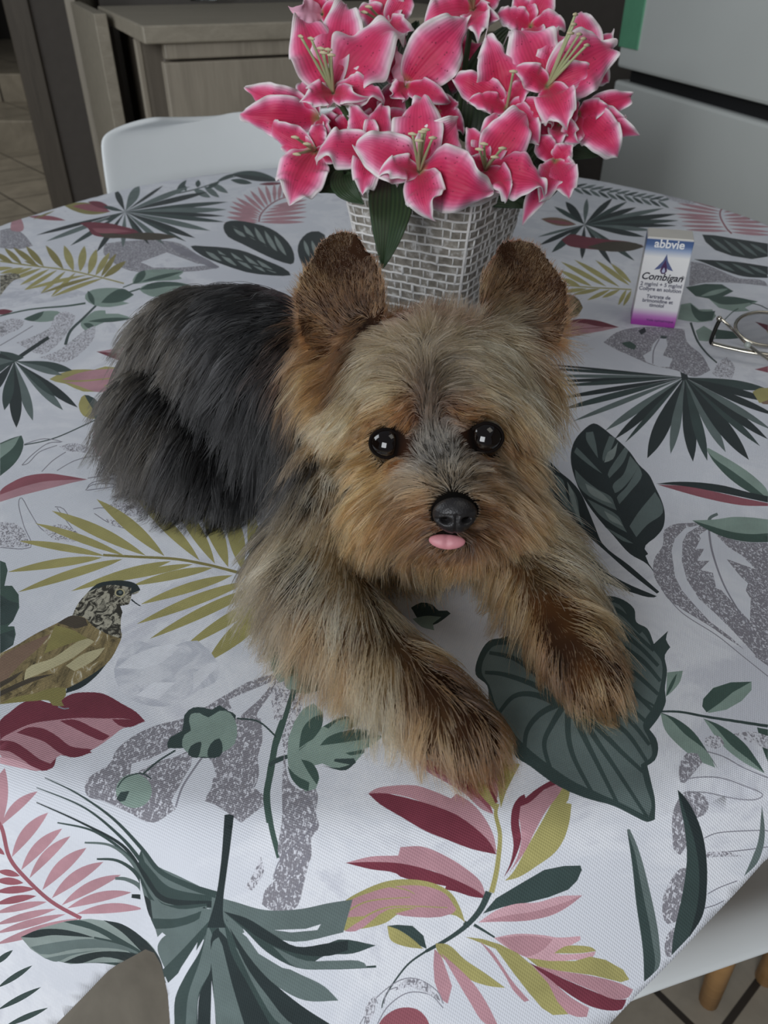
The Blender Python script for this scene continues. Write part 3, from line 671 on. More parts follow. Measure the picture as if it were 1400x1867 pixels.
for P_ in ([(-440,1792),(-420,1720),(-360,1650),(-270,1590),(-190,1590),(-110,1640),(-80,1700)], [(-380,1792),(-330,1710),(-240,1650),(-140,1660),(-80,1720)], [(-350,1700),(-330,1640),(-240,1620),(-160,1640)]):
    stroke('l', P_, 5, 5, 4)
poly('t', [(-300,1640),(-260,1595),(-190,1590),(-120,1640),(-90,1690),(-160,1650),(-230,1625)]); poly('C', [(-390,1820),(-350,1760),(-280,1720),(-200,1725),(-160,1760),(-130,1830)])
poly('t', [(-440,1740),(-400,1670),(-385,1665),(-400,1760),(-430,1800)])
# big round leaf beneath the right paw (840,1150 x2.5)
poly('D', [(68,200),(80,120),(130,45),(200,30),(330,-40),(430,-100),(530,-145),(640,-160),(720,-150),(790,-100),(800,-40),(850,-10),(880,60),(945,0),(935,40),(955,75),(930,110),(940,180),(930,270),(935,320),(905,390),(860,450),(890,490),(900,540),(885,590),(850,615),(870,700),(885,770),(885,860),(850,872),(800,850),(700,800),(560,760),(430,700),(320,620),(240,560),(240,500),(180,420),(130,330),(120,250)])
poly('M', [(95,190),(110,120),(150,70),(230,60),(420,-60),(540,-120),(640,-135),(720,-120),(780,-40),(840,20),(880,90),(915,140),(910,250),(880,340),(830,430),(860,500),(870,570),(820,610),(840,700),(870,800),(855,850),(760,800),(640,745),(520,690),(400,610),(290,520),(220,440),(160,340),(130,250)])
for P_ in ([(440,320),(340,250),(200,200),(110,190)], [(450,310),(380,230),(250,130),(130,100)], [(440,330),(330,290),(240,300),(170,380)], [(455,330),(360,380),(300,460),(290,570)], [(470,340),(420,420),(380,520),(420,660)], [(490,350),(490,480),(520,590),(600,740)], [(500,350),(560,480),(620,600),(720,800)], [(510,345),(620,440),(740,560),(850,660)], [(520,340),(660,400),(760,470),(850,600)], [(530,330),(680,350),(780,420),(860,520)], [(530,320),(640,300),(740,330),(850,420)], [(620,250),(720,220),(800,290),(880,370)], [(640,180),(720,150),(800,200),(900,290)], [(600,60),(700,60),(820,130),(910,230)], [(560,0),(680,-20),(800,60),(900,160)], [(520,-40),(640,-70),(760,-10),(880,90)], [(470,-60),(600,-110),(720,-90),(820,10)]):
    stroke('D', P_, 30, 16, 4)
stroke('D', [(520,320),(600,470),(700,620),(850,850)], 30, 14); stroke('D', [(680,170),(560,260),(500,330)], 30)
stroke('D', [(885,345),(800,290),(700,200)], 10)
# right hand small green sprig
poly('S', [(935,300),(940,190),(1012,182),(1000,230),(960,280)]); leaf('G', (935,300), (985,195), 8)
stroke('D', [(905,368),(1000,370),(1120,392),(1250,412),(1400,435)], 9, 14)
poly('S', [(1100,345),(1105,310),(1150,260),(1230,235),(1325,232),(1325,270),(1280,320),(1210,360),(1130,375)], 1); poly('G', [(1100,345),(1105,310),(1150,262),(1230,235),(1325,232),(1240,280),(1180,330),(1120,372)], 1)
poly('G', [(910,372),(980,400),(1060,460),(1130,560),(1175,632),(1120,560),(1010,470)]); poly('S', [(910,375),(940,390),(1020,470),(1130,560),(1160,625),(1080,590),(990,520),(930,450)])
poly('G', [(1105,400),(1180,430),(1290,510),(1350,590),(1385,648),(1300,590),(1200,500)]); poly('S', [(1105,400),(1150,430),(1230,520),(1330,600),(1385,650),(1290,600),(1190,520)])
poly('G', [(1350,440),(1400,450),(1400,600),(1370,520)])
poly('t', [(1112,520),(1115,490),(1150,475),(1190,490),(1200,520),(1160,538)]); poly('t', [(1240,470),(1330,460),(1400,480),(1400,540),(1300,500)])
# grey engraving with long fingers
poly('s', [(995,660),(1000,600),(1030,558),(1080,560),(1100,600),(1060,650),(1020,695),(1000,690)]); 
for P_ in ([(1000,690),(1060,670),(1180,670),(1300,710),(1375,745),(1340,770),(1250,765),(1120,738),(1030,735)], [(1110,945),(1180,920),(1350,910),(1400,912)], [(1115,1020),(1200,1010),(1330,995),(1400,985)], [(1125,1200),(1180,1170),(1260,1140)], [(1110,1265),(1160,1250),(1200,1230)], [(1120,550),(1200,575),(1290,625),(1400,670)]):
    stroke('l', P_, 5, 5, 4)
poly('s', [(965,940),(965,840),(985,780),(1020,735),(1100,745),(1130,790),(1110,840),(1060,860),(1040,960),(1000,1022),(975,1005)]); poly('s', [(930,1325),(920,1230),(950,1150),(1000,1085),(1035,1080),(1010,1240),(990,1320),(945,1338)])
poly('s', [(930,1460),(935,1400),(970,1355),(995,1350),(985,1440),(955,1488),(940,1485)]); poly('t', [(1115,1010),(1200,1005),(1290,1030),(1180,1030),(1120,1035)])
# long dark blades at the hem
poly('M', [(757,905),(770,905),(800,970),(830,1060),(860,1180),(885,1290),(905,1420),(905,1530),(880,1560),(835,1600),(830,1460),(800,1250),(780,1060)]); poly('D', [(757,905),(765,930),(795,1020),(810,1100),(830,1200),(870,1400),(880,1555),(838,1598),(828,1430),(800,1240),(780,1050)])
poly('D', [(988,725),(1010,745),(1060,820),(1100,920),(1120,1040),(1122,1160),(1105,1290),(1060,1370),(960,1480),(970,1380),(1010,1200),(1030,1040),(1020,900),(1000,800)]); poly('K', [(988,725),(1010,745),(1060,820),(1100,920),(1120,1040),(1122,1160),(1105,1290),(1040,1400),(1080,1240),(1085,1080),(1060,940),(1030,850)])
poly('M', [(1372,795),(1385,900),(1380,980),(1350,1060),(1290,1120),(1330,1030),(1355,960),(1365,880)])
# ===== lower left (0,1400 x2.3333)
fr(0, 1400, 2.3333)
stroke('C', [(-60,150),(5,250),(40,380),(110,470),(220,570),(345,640)], 18, 16)
for a, b, h in (((8,240),(20,0),34),((5,245),(160,100),20),((50,380),(205,190),25),((90,435),(265,258),24),((125,470),(300,290),21),((180,520),(368,340),26),((220,555),(440,400),25),((262,585),(515,455),22),((285,598),(560,530),21),((325,622),(610,600),21)):
    leaf('P', a, b, h, -14, fat=.52)
for a, b, h in (((20,370),(-40,330),12),((85,460),(-10,440),14),((100,490),(-20,480),16),((150,515),(-20,528),16),((155,545),(-20,580),16),((200,570),(-20,618),16),((240,600),(-20,668),16),((280,622),(-20,705),16),((340,640),(-20,752),20)):
    leaf('C' if h < 16.5 and a[1] < 560 else 'P', a, b, h, 3)
# banded leaf over the hem
poly('L', [(88,720),(180,680),(290,650),(380,642),(480,655),(560,690),(630,740),(680,810),(705,910),(640,880),(540,850),(420,828),(300,835),(190,810),(130,770)], 1)
poly('K', [(88,720),(160,690),(240,685),(330,700),(400,722),(310,716),(220,712),(150,722)]); poly('D', [(270,655),(340,648),(430,680),(520,730),(600,780),(690,860),(560,790),(420,700)]); poly('K', [(440,648),(520,665),(620,735),(680,812),(700,880),(600,780),(520,700)])
poly('M', [(130,762),(250,740),(400,728),(520,750),(600,780),(640,810),(500,770),(330,770),(170,792)]); poly('K', [(270,828),(350,795),(470,780),(600,800),(690,870),(560,830),(440,805),(340,832)]); poly('M', [(190,810),(300,790),(420,775),(300,800),(240,825)])
stroke('D', [(400,722),(520,750),(620,800),(700,890)], 8, 12); poly('D', [(300,832),(420,828),(560,835),(690,890),(708,915),(600,865),(440,832)])
for a, b in (((-30,840),(55,775)),((-10,935),(138,840)),((-10,1030),(175,932)),((20,1100),(205,1020))): leaf('D', a, b, 12)
# giant fan palm at the front
PC = (920,590)
poly('M', [(600,350),(640,400),(760,460),(880,520),(920,545),(1000,570),(1130,605),(1280,600),(1400,575),(1500,560),(1460,700),(1250,740),(1040,680),(950,640),(900,600),(760,600),(660,560),(610,470)])
poly('D', [(600,350),(620,410),(660,470),(740,520),(890,560),(900,590),(760,590),(660,540),(600,450),(590,380)]); 
for P_, a, b, k in (([(920,540),(800,500),(680,440),(600,340),(480,215),(330,110),(190,42)], 30, 3, 'D'), ([(900,560),(720,520),(620,420),(520,300),(360,170),(155,84)], 30, 3, 'D'), ([(900,580),(700,560),(610,450),(520,330),(340,230),(155,147)], 28, 4, 'K'), ([(880,590),(700,590),(620,500),(540,370),(400,270),(244,233)], 26, 6, 'D'), ([(880,600),(720,610),(630,520),(560,400),(470,330),(360,318)], 24, 8, 'M'), ([(860,610),(720,640),(640,560),(580,450),(500,395),(412,388)], 30, 8, 'D'), ([(860,615),(720,660),(640,600),(600,510),(540,475),(490,470)], 34, 12, 'M'), ([(880,610),(740,670),(660,640),(620,560),(560,545)], 44, 16, 'K')):
    stroke(k, P_, a, b, 5)
poly('M', [(640,560),(760,600),(880,600),(900,620),(820,700),(740,740),(690,700),(670,720),(650,640)]); poly('D', [(640,640),(760,640),(880,600),(850,640),(740,680),(660,685)])
poly('M', [(860,600),(1000,600),(1040,700),(900,760),(830,700)])
poly('.', [(595,470),(625,600),(650,700),(672,790),(655,760),(600,640)])
poly('M', [(670,760),(700,715),(760,700),(880,640),(880,660),(780,800),(700,850),(690,830)]); poly('D', [(690,860),(760,790),(900,640),(880,700),(780,850),(715,915)])
poly('.', [(718,990),(735,920),(770,850),(840,742),(830,800),(770,890),(740,990),(742,1095),(728,1095)])
poly('D', [(742,1095),(745,980),(790,880),(850,780),(890,660),(930,680),(900,900),(850,960),(840,1095)]); poly('M', [(790,1095),(800,970),(850,820),(885,670),(905,720),(900,850),(845,960),(835,1095)])
poly('K', [(840,1095),(850,960),(895,860),(905,700),(930,680),(950,760),(1040,1095)]); poly('M', [(920,1095),(905,900),(905,740),(930,720),(990,860),(1040,1095)]); poly('.', [(895,1095),(900,905),(912,1000),(918,1095)])
poly('K', [(930,690),(960,720),(1040,860),(1080,960),(1160,1095),(1040,1095),(990,930)]); poly('D', [(950,650),(1020,760),(1120,900),(1200,1000),(1300,1095),(1150,1095),(1060,930),(980,780)])
poly('M', [(1000,760),(1090,850),(1180,980),(1280,1095),(1200,1095),(1100,960)]); poly('K', [(960,640),(1040,760),(1150,900),(1280,1010),(1420,1100),(1260,1100),(1130,960),(1040,830)])
poly('M', [(950,640),(1050,720),(1130,800),(1260,870),(1380,930),(1440,990),(1300,990),(1180,930),(1080,830)]); 
poly('D', [(950,610),(1050,650),(1150,720),(1260,765),(1400,745),(1440,730),(1600,755),(1500,790),(1380,800),(1300,855),(1450,850),(1600,840),(1600,850),(1400,858),(1260,850),(1130,780),(1040,690)])
poly('K', [(950,610),(1050,640),(1150,700),(1260,760),(1400,745),(1480,735),(1480,775),(1400,800),(1260,790),(1130,740)]); poly('M', [(1160,760),(1300,820),(1420,820),(1550,830),(1560,850),(1420,856),(1260,848)])
poly('.', [(1165,690),(1300,685),(1365,665),(1350,690),(1240,700)])
poly('.', [(1050,720),(1150,810),(1280,868),(1200,850),(1100,790)])
poly('K', [(955,200),(975,197),(995,203),(980,330),(965,440),(950,560),(950,640),(960,680),(880,680),(905,600),(920,540),(940,400)])
# ===== right side (960,680 x3.1818)
fr(960, 680, 3.1818)
fan((915,25), [(60,-30,9),(0,-60,6),(80,15,10),(100,50,10),(190,75,12),(170,150,14),(190,215,18),(265,282,15),(455,335,22),(510,385,24),(570,405,14),(700,495,45),(835,470,28),(965,515,38),(1048,510,30),(1155,460,30),(1290,505,40),(1355,425,22),(1400,385,26),(1420,330,20),(1450,250,20),(1400,95,26),(1440,170,20)], 16, 'DKMKDKDMMKDKMKDMKDKMKDK', .6)
stroke('K', [(890,-60),(905,-20),(920,40)], 26, 40)
poly('E', [(1310,110),(1400,85),(1420,180),(1370,180)]);
poly('O', [(1310,110),(1350,88),(1420,90),(1420,150),(1350,175)])
leaf('l', (60,190), (250,265), 3, 10)
# banded oval leaf
poly('K', [(390,292),(430,310),(480,350),(540,400),(600,460),(650,530),(710,590),(745,660),(790,760),(802,830),(790,900),(740,960),(690,1000),(685,1050),(825,1262),(815,1270),(770,1205),(700,1110),(600,1050),(500,940),(420,850),(340,740),(290,640),(255,490),(275,400),(330,330)])
for P_ in ([(345,345),(385,340),(400,400),(415,495),(370,430),(345,385)], [(480,365),(515,375),(490,440),(440,520),(440,480)], [(570,430),(590,450),(560,520),(480,610),(470,590),(500,530)], [(600,480),(650,540),(600,620),(530,690),(500,700),(500,650),(560,590)], [(650,540),(670,590),(600,690),(530,770),(520,730),(580,660)], [(290,430),(340,480),(440,585),(400,560),(320,500),(275,460)], [(280,560),(340,620),(420,680),(490,720),(530,800),(440,760),(330,690),(290,630)], [(350,730),(430,770),(530,830),(590,930),(500,880),(420,820)], [(450,890),(540,940),(620,990),(560,975)], [(745,690),(785,760),(790,810),(700,880),(630,960),(590,900),(640,820)]):
    poly('M', P_)
for P_ in ([(470,460),(500,440),(530,400),(500,500),(450,520)], [(340,640),(440,700),(500,760),(440,740),(360,690)], [(450,800),(530,850),(560,890),(480,850)]): poly('L', P_)
stroke('K', [(395,300),(430,500),(500,700),(580,890),(690,1060)], 14, 36)
# its neighbours
poly('K', [(0,650),(20,520),(60,465),(130,510),(200,580),(250,620),(310,690),(360,800),(400,900),(440,990),(600,1120),(770,1270),(755,1280),(600,1160),(430,1010),(300,900),(200,830),(100,780),(0,700)])
for P_ in ([(45,500),(110,530),(140,600),(150,700),(100,690),(50,620)], [(170,590),(210,620),(230,700),(270,810),(210,760),(180,680)], [(240,640),(290,720),(310,830),(340,900),(280,830),(250,740)], [(20,640),(100,690),(160,750),(120,745),(30,700)], [(100,740),(200,790),(270,850),(180,830)]): poly('M', P_)
poly('L', [(235,630),(270,690),(300,800),(325,890),(290,830),(255,730)])
poly('D', [(80,860),(160,900),(290,990),(380,1070),(430,1130),(300,1090),(180,1080),(80,1000)]); poly('K', [(290,980),(380,1060),(450,1140),(560,1210),(755,1295),(740,1302),(600,1270),(430,1210),(300,1190),(260,1170),(420,1155)])
poly('M', [(180,1150),(280,1125),(420,1155),(300,1170),(190,1180)]); poly('L', [(200,1150),(300,1130),(360,1150),(280,1160)]); poly('M', [(300,1000),(360,1060),(440,1150),(350,1090)])
# slender leaves at the right edge
poly('S', [(1035,425),(1100,460),(1220,530),(1330,610),(1400,690),(1400,730),(1300,690),(1180,610),(1080,510)]); poly('G', [(1035,430),(1070,480),(1180,560),(1290,640),(1400,730),(1300,695),(1180,615),(1090,520)])
poly('K', [(750,643),(850,632),(1000,635),(1150,655),(1280,690),(1400,715),(1400,752),(1250,720),(1050,680),(900,655)]); poly('C', [(760,648),(900,655),(1050,680),(1250,725),(1400,755),(1400,772),(1250,768),(1050,730),(900,690)])
# grey engraved leaf right
poly('s', [(800,910),(850,880),(950,870),(1050,870),(1150,950),(1260,980),(1400,985),(1400,1700),(1330,1650),(1240,1590),(1150,1530),(1080,1480),(1000,1430),(900,1370),(820,1310),(780,1250),(740,1180),(740,1080),(790,1000)])
poly('.', [(1060,900),(1110,950),(1170,1010),(1250,1060),(1330,1140),(1190,1090),(1160,1080),(1240,1180),(1285,1220),(1270,1260),(1300,1310),(1295,1440),(1230,1370),(1130,1260),(1100,1250),(1080,1160),(1010,1140),(1060,1090),(990,1090),(1030,1020),(980,1020),(1010,960),(1000,940)])
poly('.', [(920,900),(1010,880),(930,930),(905,980),(900,1090),(930,1200),(1000,1310),(1100,1400),(1200,1500),(1330,1640),(1300,1640),(1180,1530),(1060,1440),(960,1330),(900,1260),(860,1180),(850,1100),(840,1030),(860,960)])
stroke('l', [(1055,880),(1075,1030),(1140,1220),(1230,1380),(1310,1500)], 13, 6); stroke('M', [(1055,880),(1065,840),(1108,818)], 22, 16)
stroke('l', [(780,1250),(900,1390),(1100,1520),(1250,1640),(1400,1760)], 5)
poly('S', [(960,855),(1090,850),(1200,835),(1320,840),(1400,850),(1400,980),(1280,980),(1140,950),(1040,905)]); poly('G', [(960,855),(1060,885),(1180,920),(1300,935),(1400,930),(1400,982),(1280,980),(1140,950),(1040,905)])
# under the dog, between the forelegs
fr(440, 960, 1.892)
poly('D', [(585,280),(620,262),(660,270),(680,290),(710,290),(722,300),(690,325),(660,340),(620,330)]); poly('S', [(590,318),(640,308),(690,312),(660,335),(665,358),(620,345)])
# ===== upper right (980,300 x3.3333)
fr(980, 300, 3.3333)
stroke('D', [(190,135),(400,150),(560,185),(760,215)], 4)
for i in range(11):
    x = 210+i*52; y = 138+i*8.5
    leaf('M' if i % 3 else 'D', (x, y), (x+95, y-22), 7); leaf('D' if i % 2 else 'M', (x, y), (x+70, y+42), 9)
poly('t', [(760,180),(900,190),(1000,230),(900,240),(800,210)])
for a, b in (((1110,270),(900,205)),((1110,285),(850,235)),((1105,300),(820,262)),((1105,318),(830,300)),((1110,335),(850,320)),((1120,355),(870,345)),((1140,380),(870,372)),((1160,405),(900,395))): leaf('P', a, b, 9)
for a, b in (((1130,290),(1250,265)),((1130,310),(1310,300)),((1135,330),(1370,325)),((1140,345),(1400,352)),((1150,365),(1420,380)),((1165,390),(1420,410)),((1175,410),(1420,430))): leaf('P', a, b, 9)
stroke('C', [(1140,245),(1110,285),(1115,330),(1150,390),(1180,420)], 9)
# fan palm behind the carton
fan((285,365), [(100,255,14),(170,225,24),(300,205,15),(455,205,18),(545,225,14),(600,260,16),(770,265,14),(850,300,16),(860,340,14),(850,372,12),(700,400,14),(650,440,16),(590,585,16),(450,610,16),(400,470,12),(270,575,18),(85,535,20),(10,490,14),(0,440,8),(180,420,8)], 14, 'DKMK', .6)
leaf('E', (20,330), (235,365), 24); leaf('C', (40,340), (220,362), 10)
poly('B', [(145,455),(200,425),(300,440),(420,455),(560,470),(640,490),(560,520),(420,520),(280,510),(180,490)]); poly('N', [(300,500),(420,470),(600,478),(650,500),(560,525),(400,525)])
# olive frond
stroke('O', [(140,730),(300,745),(480,755),(570,760)], 8)
for a, b in (((560,735),(350,580)),((570,720),(445,600)),((500,745),(222,578)),((420,742),(140,590)),((330,740),(130,640)),((260,740),(140,690))): leaf('O', a, b, 15)
for a, b in (((540,760),(490,855)),((500,760),(390,810)),((440,760),(300,825)),((380,755),(215,790)),((300,755),(140,775)),((570,765),(520,860))): leaf('O', a, b, 12)
poly('b', [(150,800),(200,790),(250,820),(275,870),(240,920),(180,930),(140,880)])
poly('P', [(120,960),(220,945),(350,945),(495,988),(400,1010),(280,1030),(180,1048),(90,1010)]); poly('B', [(160,960),(250,938),(370,950),(495,988),(380,985),(280,965)]); stroke('B', [(120,1020),(250,1000),(400,990)], 7, 3)
# dark leaves at far right
poly('K', [(1000,425),(1080,430),(1200,450),(1400,480),(1400,560),(1300,575),(1180,555),(1080,520),(1020,470)], 1)
for a, b in (((1050,445),(1180,540)),((1130,455),(1260,555)),((1210,465),(1340,560)),((1290,480),(1400,545))): leaf('M', a, b, 10)
poly('s', [(930,590),(1000,600),(1100,640),(1220,690),(1380,710),(1400,740),(1200,720),(1000,720),(920,740)])
poly('K', [(950,575),(1050,580),(1200,590),(1400,620),(1400,690),(1250,680),(1120,640),(1020,600)]); 
for a, b in (((1080,590),(1200,650)),((1180,600),(1320,670)),((1280,615),(1400,670))): leaf('M', a, b, 9)
# green sprig under the carton and the glasses
poly('G', [(900,745),(960,735),(1020,725),(1120,728),(1190,770),(1130,800),(1040,815),(960,800)], 1); leaf('S', (990,800), (1160,755), 14)
poly('S', [(1040,815),(1150,800),(1340,832),(1260,870),(1290,890),(1200,895),(1100,870)], 1); poly('G', [(1040,815),(1150,800),(1340,832),(1200,850),(1100,845)])
poly('S', [(870,850),(930,840),(980,880),(1060,880),(1085,920),(1060,950),(980,960),(900,950),(850,940)], 1); poly('G', [(930,845),(990,890),(1080,890),(1060,945),(980,950),(940,900)])
stroke('D', [(930,960),(970,1070),(1030,1150),(1090,1205)], 14, 9); stroke('G', [(1130,950),(1180,900),(1220,875)], 6); stroke('D', [(1290,840),(1350,855),(1400,880)], 6)
poly('S', [(960,1010),(1010,980),(1060,1010),(1080,1060),(1030,1075),(980,1070)], 1); poly('G', [(1080,1000),(1200,1020),(1260,1050),(1180,1060),(1080,1060)])
poly('s', [(400,1080),(480,1020),(600,990),(760,990),(890,1000),(910,1080),(1000,1160),(1050,1250),(960,1290),(840,1250),(700,1220),(560,1160),(470,1120)])
poly('.', [(700,1090),(730,1060),(780,1050),(790,1100),(760,1160),(820,1180),(800,1230),(740,1230),(660,1200),(640,1160),(690,1130)]); stroke('l', [(700,1210),(705,1130),(740,1060)], 7)
poly('G', [(510,1085),(560,1075),(600,1100),(590,1125),(540,1110)]); poly('K', [(612,1010),(650,990),(660,1015),(630,1035)]); poly('D', [(750,1040),(790,1045),(780,1058),(745,1055)])
poly('t', [(1100,1200),(1150,1170),(1200,1230),(1180,1300),(1090,1290),(1060,1270)])
poly('B', [(1320,955),(1400,975),(1400,1015)]); leaf('O', (1390,1010), (1440,1040), 8); poly('C', [(1320,1245),(1400,1225),(1400,1265)])
fr(0, 0, 1)

def build_cloth():
    # hem: generous skirt all round, but cut where the photo shows the hem
    th = np.linspace(0, 2*PI, 721)[:-1]; c, s = np.cos(th), np.sin(th)
    nx, ny = TB*c, TA*s; L = np.hypot(nx, ny); ov = _interp(th, OVER)
    hem = np.stack([TC[0]+TA*c+nx/L*ov, TC[1]+TB*s+ny/L*ov], 1)
    V2 = [Vector((float(a), float(b))) for a, b in hem]; faces = [list(range(len(V2)))]; inks = [0]
    printed = []
    def near(P):          # resample: short segments where the cloth bends or hangs
        out = []
        for i in range(len(P)):
            a, b = P[i], P[(i+1) % len(P)]; d = math.hypot(*(b-a)); t = edge_param(np.array([a[0]]), np.array([a[1]]))[1][0]
            st = .006 if t > -.03 else .05
            k = max(1, int(math.ceil(d/st)))
            for j in range(k): out.append(a+(b-a)*j/k)
        return out
    for ink, pts in MOT:
        fine = []
        for (ax, ay), (bx_, by) in zip(pts, pts[1:]+pts[:1]):
            k = max(1, int(math.hypot(bx_-ax, by-ay)/(30 if ay > 1350 else 80)))
            fine += [(ax+(bx_-ax)*j/k, ay+(by-ay)*j/k) for j in range(k)]
        q = to_cloth(fine); q = q[~np.isnan(q[:, 0])]
        if len(q) < 3: continue
        keepq = [q[0]]
        for a in q[1:]:
            if math.hypot(*(a-keepq[-1])) > 2e-4: keepq.append(a)
        if len(keepq) < 3: continue
        printed.append((ink, near(keepq)))
    # the print repeats across the cloth: copies one repeat away, where the traced ones stop
    rep = to_cloth([(1085, 402)])[0]-to_cloth([(228, 386)])[0]; more = []; up = np.array([-rep[1], rep[0]])*.5
    for k in (rep, -rep, up+rep*.9, up-rep*.9, -up*1.2+rep, -up*1.2-rep):
        for ink, R in printed:
            q = np.array(R)+k; qp, _ = projn(cloth_map(q)); th_, t_, _, _ = edge_param(q[:, 0], q[:, 1])
            out_ = (qp[:, 0] < -8) | (qp[:, 0] > 1408) | (qp[:, 1] > 1880)
            if out_.all() and (t_ < _interp(th_, OVER)-.008).all() and not (ink in 'fl' and len(R) > 80): more.append((ink, list(q)))
    print('REPEAT', rep, len(more))
    for ink, R in more+printed:
        b0 = len(V2); V2 += [Vector((float(a), float(b))) for a, b in R]
        faces.append(list(range(b0, b0+len(R)))); inks.append(MIX[ink])
    # support points
    xs = np.arange(-.75, .75, .0065); G = np.stack(np.meshgrid(xs, np.arange(-.15, 1.5, .0065)), -1).reshape(-1, 2)
    G = G + rng.uniform(-.0008, .0008, G.shape); _, t, _, _ = edge_param(G[:, 0], G[:, 1])
    lim = _interp(np.arctan2((G[:, 1]-TC[1])/TB, (G[:, 0]-TC[0])/TA), OVER)
    fr_ = G[:, 1] < .45
    m = ((t > -.02) & (t < lim-.004)) & (fr_ | (rng.random(len(G)) < .5))
    m |= (t <= -.02) & (rng.random(len(G)) < .12)
    V2 += [Vector((float(a), float(b))) for a, b in G[m]]
    edges = [(f[i], f[(i+1) % len(f)]) for f in faces for i in range(len(f))]
    vo, _, fo, _, _, _ = delaunay_2d_cdt(V2, edges, [], 0, 1e-7, False)
    P2 = np.array([(v.x, v.y) for v in vo]); fo = [tuple(f) for f in fo]
    cen = P2[np.array(fo)].mean(1); ink_of = np.full(len(fo), -1)
    for f, k in zip(faces, inks):          # which outline each little triangle lies in, later prints on top
        q = np.array([(V2[i].x, V2[i].y) for i in f]); lo, hi = q.min(0), q.max(0)
        idx = np.where((cen > lo).all(1) & (cen < hi).all(1))[0]
        if not len(idx): continue
        c = cen[idx]; wn = np.zeros(len(idx), int)
        for a, b in zip(q, np.roll(q, -1, 0)):
            cr = (b[0]-a[0])*(c[:, 1]-a[1])-(c[:, 0]-a[0])*(b[1]-a[1])
            wn += ((a[1] <= c[:, 1]) & (b[1] > c[:, 1]) & (cr > 0)).astype(int) - ((a[1] > c[:, 1]) & (b[1] <= c[:, 1]) & (cr < 0)).astype(int)
        sel = idx[wn != 0]
        if k: sel = sel[ink_of[sel] >= 0]
        ink_of[sel] = k
    fo = [f for f, k in zip(fo, ink_of) if k >= 0]; ink_of = ink_of[ink_of >= 0]
    P3 = cloth_map(P2)
    me = bpy.data.meshes.new('tablecloth'); me.from_pydata(P3.tolist(), [], [tuple(f) for f in fo]); 
    for m_ in MATS: me.materials.append(m_)
    me.polygons.foreach_set('material_index', ink_of.tolist())
    me.polygons.foreach_set('use_smooth', [True]*len(me.polygons)); me.update()
    o = bpy.data.objects.new('tablecloth', me); COL.objects.link(o); sd = o.modifiers.new('thickness', 'SOLIDIFY'); sd.thickness = .0007; sd.offset = -1
    if sum(p.normal.z for p in me.polygons[:200]) < 0: me.flip_normals()
    tag(o, 'white tablecloth printed with tropical leaves and birds, draped over the table', 'tablecloth')
    print('CLOTH', len(V2), len(fo), 'motifs', len(MOT))
    return o
cloth = build_cloth()

tb = empty('dining_table', (0, .69, 0), 'oval dining table hidden under the printed cloth', 'table')
bm = bmesh.new(); bmesh.ops.create_cone(bm, cap_ends=True, segments=96, radius1=1, radius2=1, depth=.024)
for v in bm.verts: v.co = Vector((v.co.x*(TA-.014), v.co.y*(TB-.014), v.co.z + TABLE_Z-.0155))
bevel(from_bm('tabletop', bm, M_beech, tb, smooth=False), .006)
tube('pedestal', [(0, 0, TABLE_Z-.03), (0, 0, TABLE_Z-.1), (0, 0, .12), (0, 0, .03)], [.07, .035, .032, .06], M_wht, tb, seg=24)
V, Fc = lathe([(.0, 0), (.185, 0), (.19, .008), (.16, .016), (.08, .03), (0, .032)], 40); from_py('foot', V, Fc, M_wht, tb)
# ------------------------------------------------------------------ woven planter
M_potcell = NT('woven_cells'); _v = M_potcell.coord((1, 1, 1)); _n = M_potcell.noise(120, 4, .6, _v)
_r = M_potcell.ramp([(.35, srgb((112, 106, 96))), (.55, srgb((150, 144, 134))), (.68, srgb((212, 210, 206)))], _n.outputs[0])
M_potcell.l(_r.outputs[0], M_potcell.b.inputs['Base Color']); M_potcell.b.inputs['Roughness'].default_value = .6; M_potcell.bump(_n.outputs[0], .6, .002); M_potcell = M_potcell.m
M_potrib = plain('whitewashed_cord', (222, 220, 216), .6, var=.12, scale=160, bump=.3)
PA = math.radians(30); pex = Vector((math.cos(PA), -math.sin(PA), 0)); pey = Vector((math.sin(PA), math.cos(PA), 0))
PCN = Vector((.043, .6456, TABLE_Z)); PH = .108; S0, S1 = .041, .058
pot = empty('planter', tuple(PCN), 'square whitewashed woven planter holding the pink lilies', 'planter')
def potpt(i, j, h, out=0):     # i, j in -1..1 across the pot at height share h
    s = S0+(S1-S0)*h + out; s *= 1
    return PCN + pex*(i*s) + pey*(j*s) + Vector((0, 0, PH*h))
def pot_corner(k, h, out=0, rnd=.12):
    """a point round the rounded-square wall, k in 0..4"""
    side = int(k) % 4; f = (k-int(k))*2-1
    c = [(f, -1), (1, f), (-f, 1), (-1, -f)][side]
    n = (abs(c[0])**10+abs(c[1])**10)**.1; return potpt(c[0]/n, c[1]/n, h, out)
V, Fc = [], []; NK = 64; NHH = 10
for h in range(NHH):
    for k in range(NK): V.append(pot_corner(4*k/NK, h/(NHH-1)))
for h in range(NHH): 
    pass
for h in range(NHH-1):
    for k in range(NK): Fc.append((h*NK+k, h*NK+(k+1) % NK, (h+1)*NK+(k+1) % NK, (h+1)*NK+k))
b0 = len(V)
for h in range(NHH-1, 1, -1):
    for k in range(NK): V.append(pot_corner(4*k/NK, h/(NHH-1), -.0045))
nin = NHH-2
for k in range(NK): Fc.append(((NHH-1)*NK+k, (NHH-1)*NK+(k+1) % NK, b0+(k+1) % NK, b0+k))
for h in range(nin-1):
    for k in range(NK): Fc.append((b0+h*NK+k, b0+h*NK+(k+1) % NK, b0+(h+1)*NK+(k+1) % NK, b0+(h+1)*NK+k))
Fc.append(tuple(range(NK-1, -1, -1)))
o = from_py('wall', V, Fc, M_potcell); keep(o, pot)
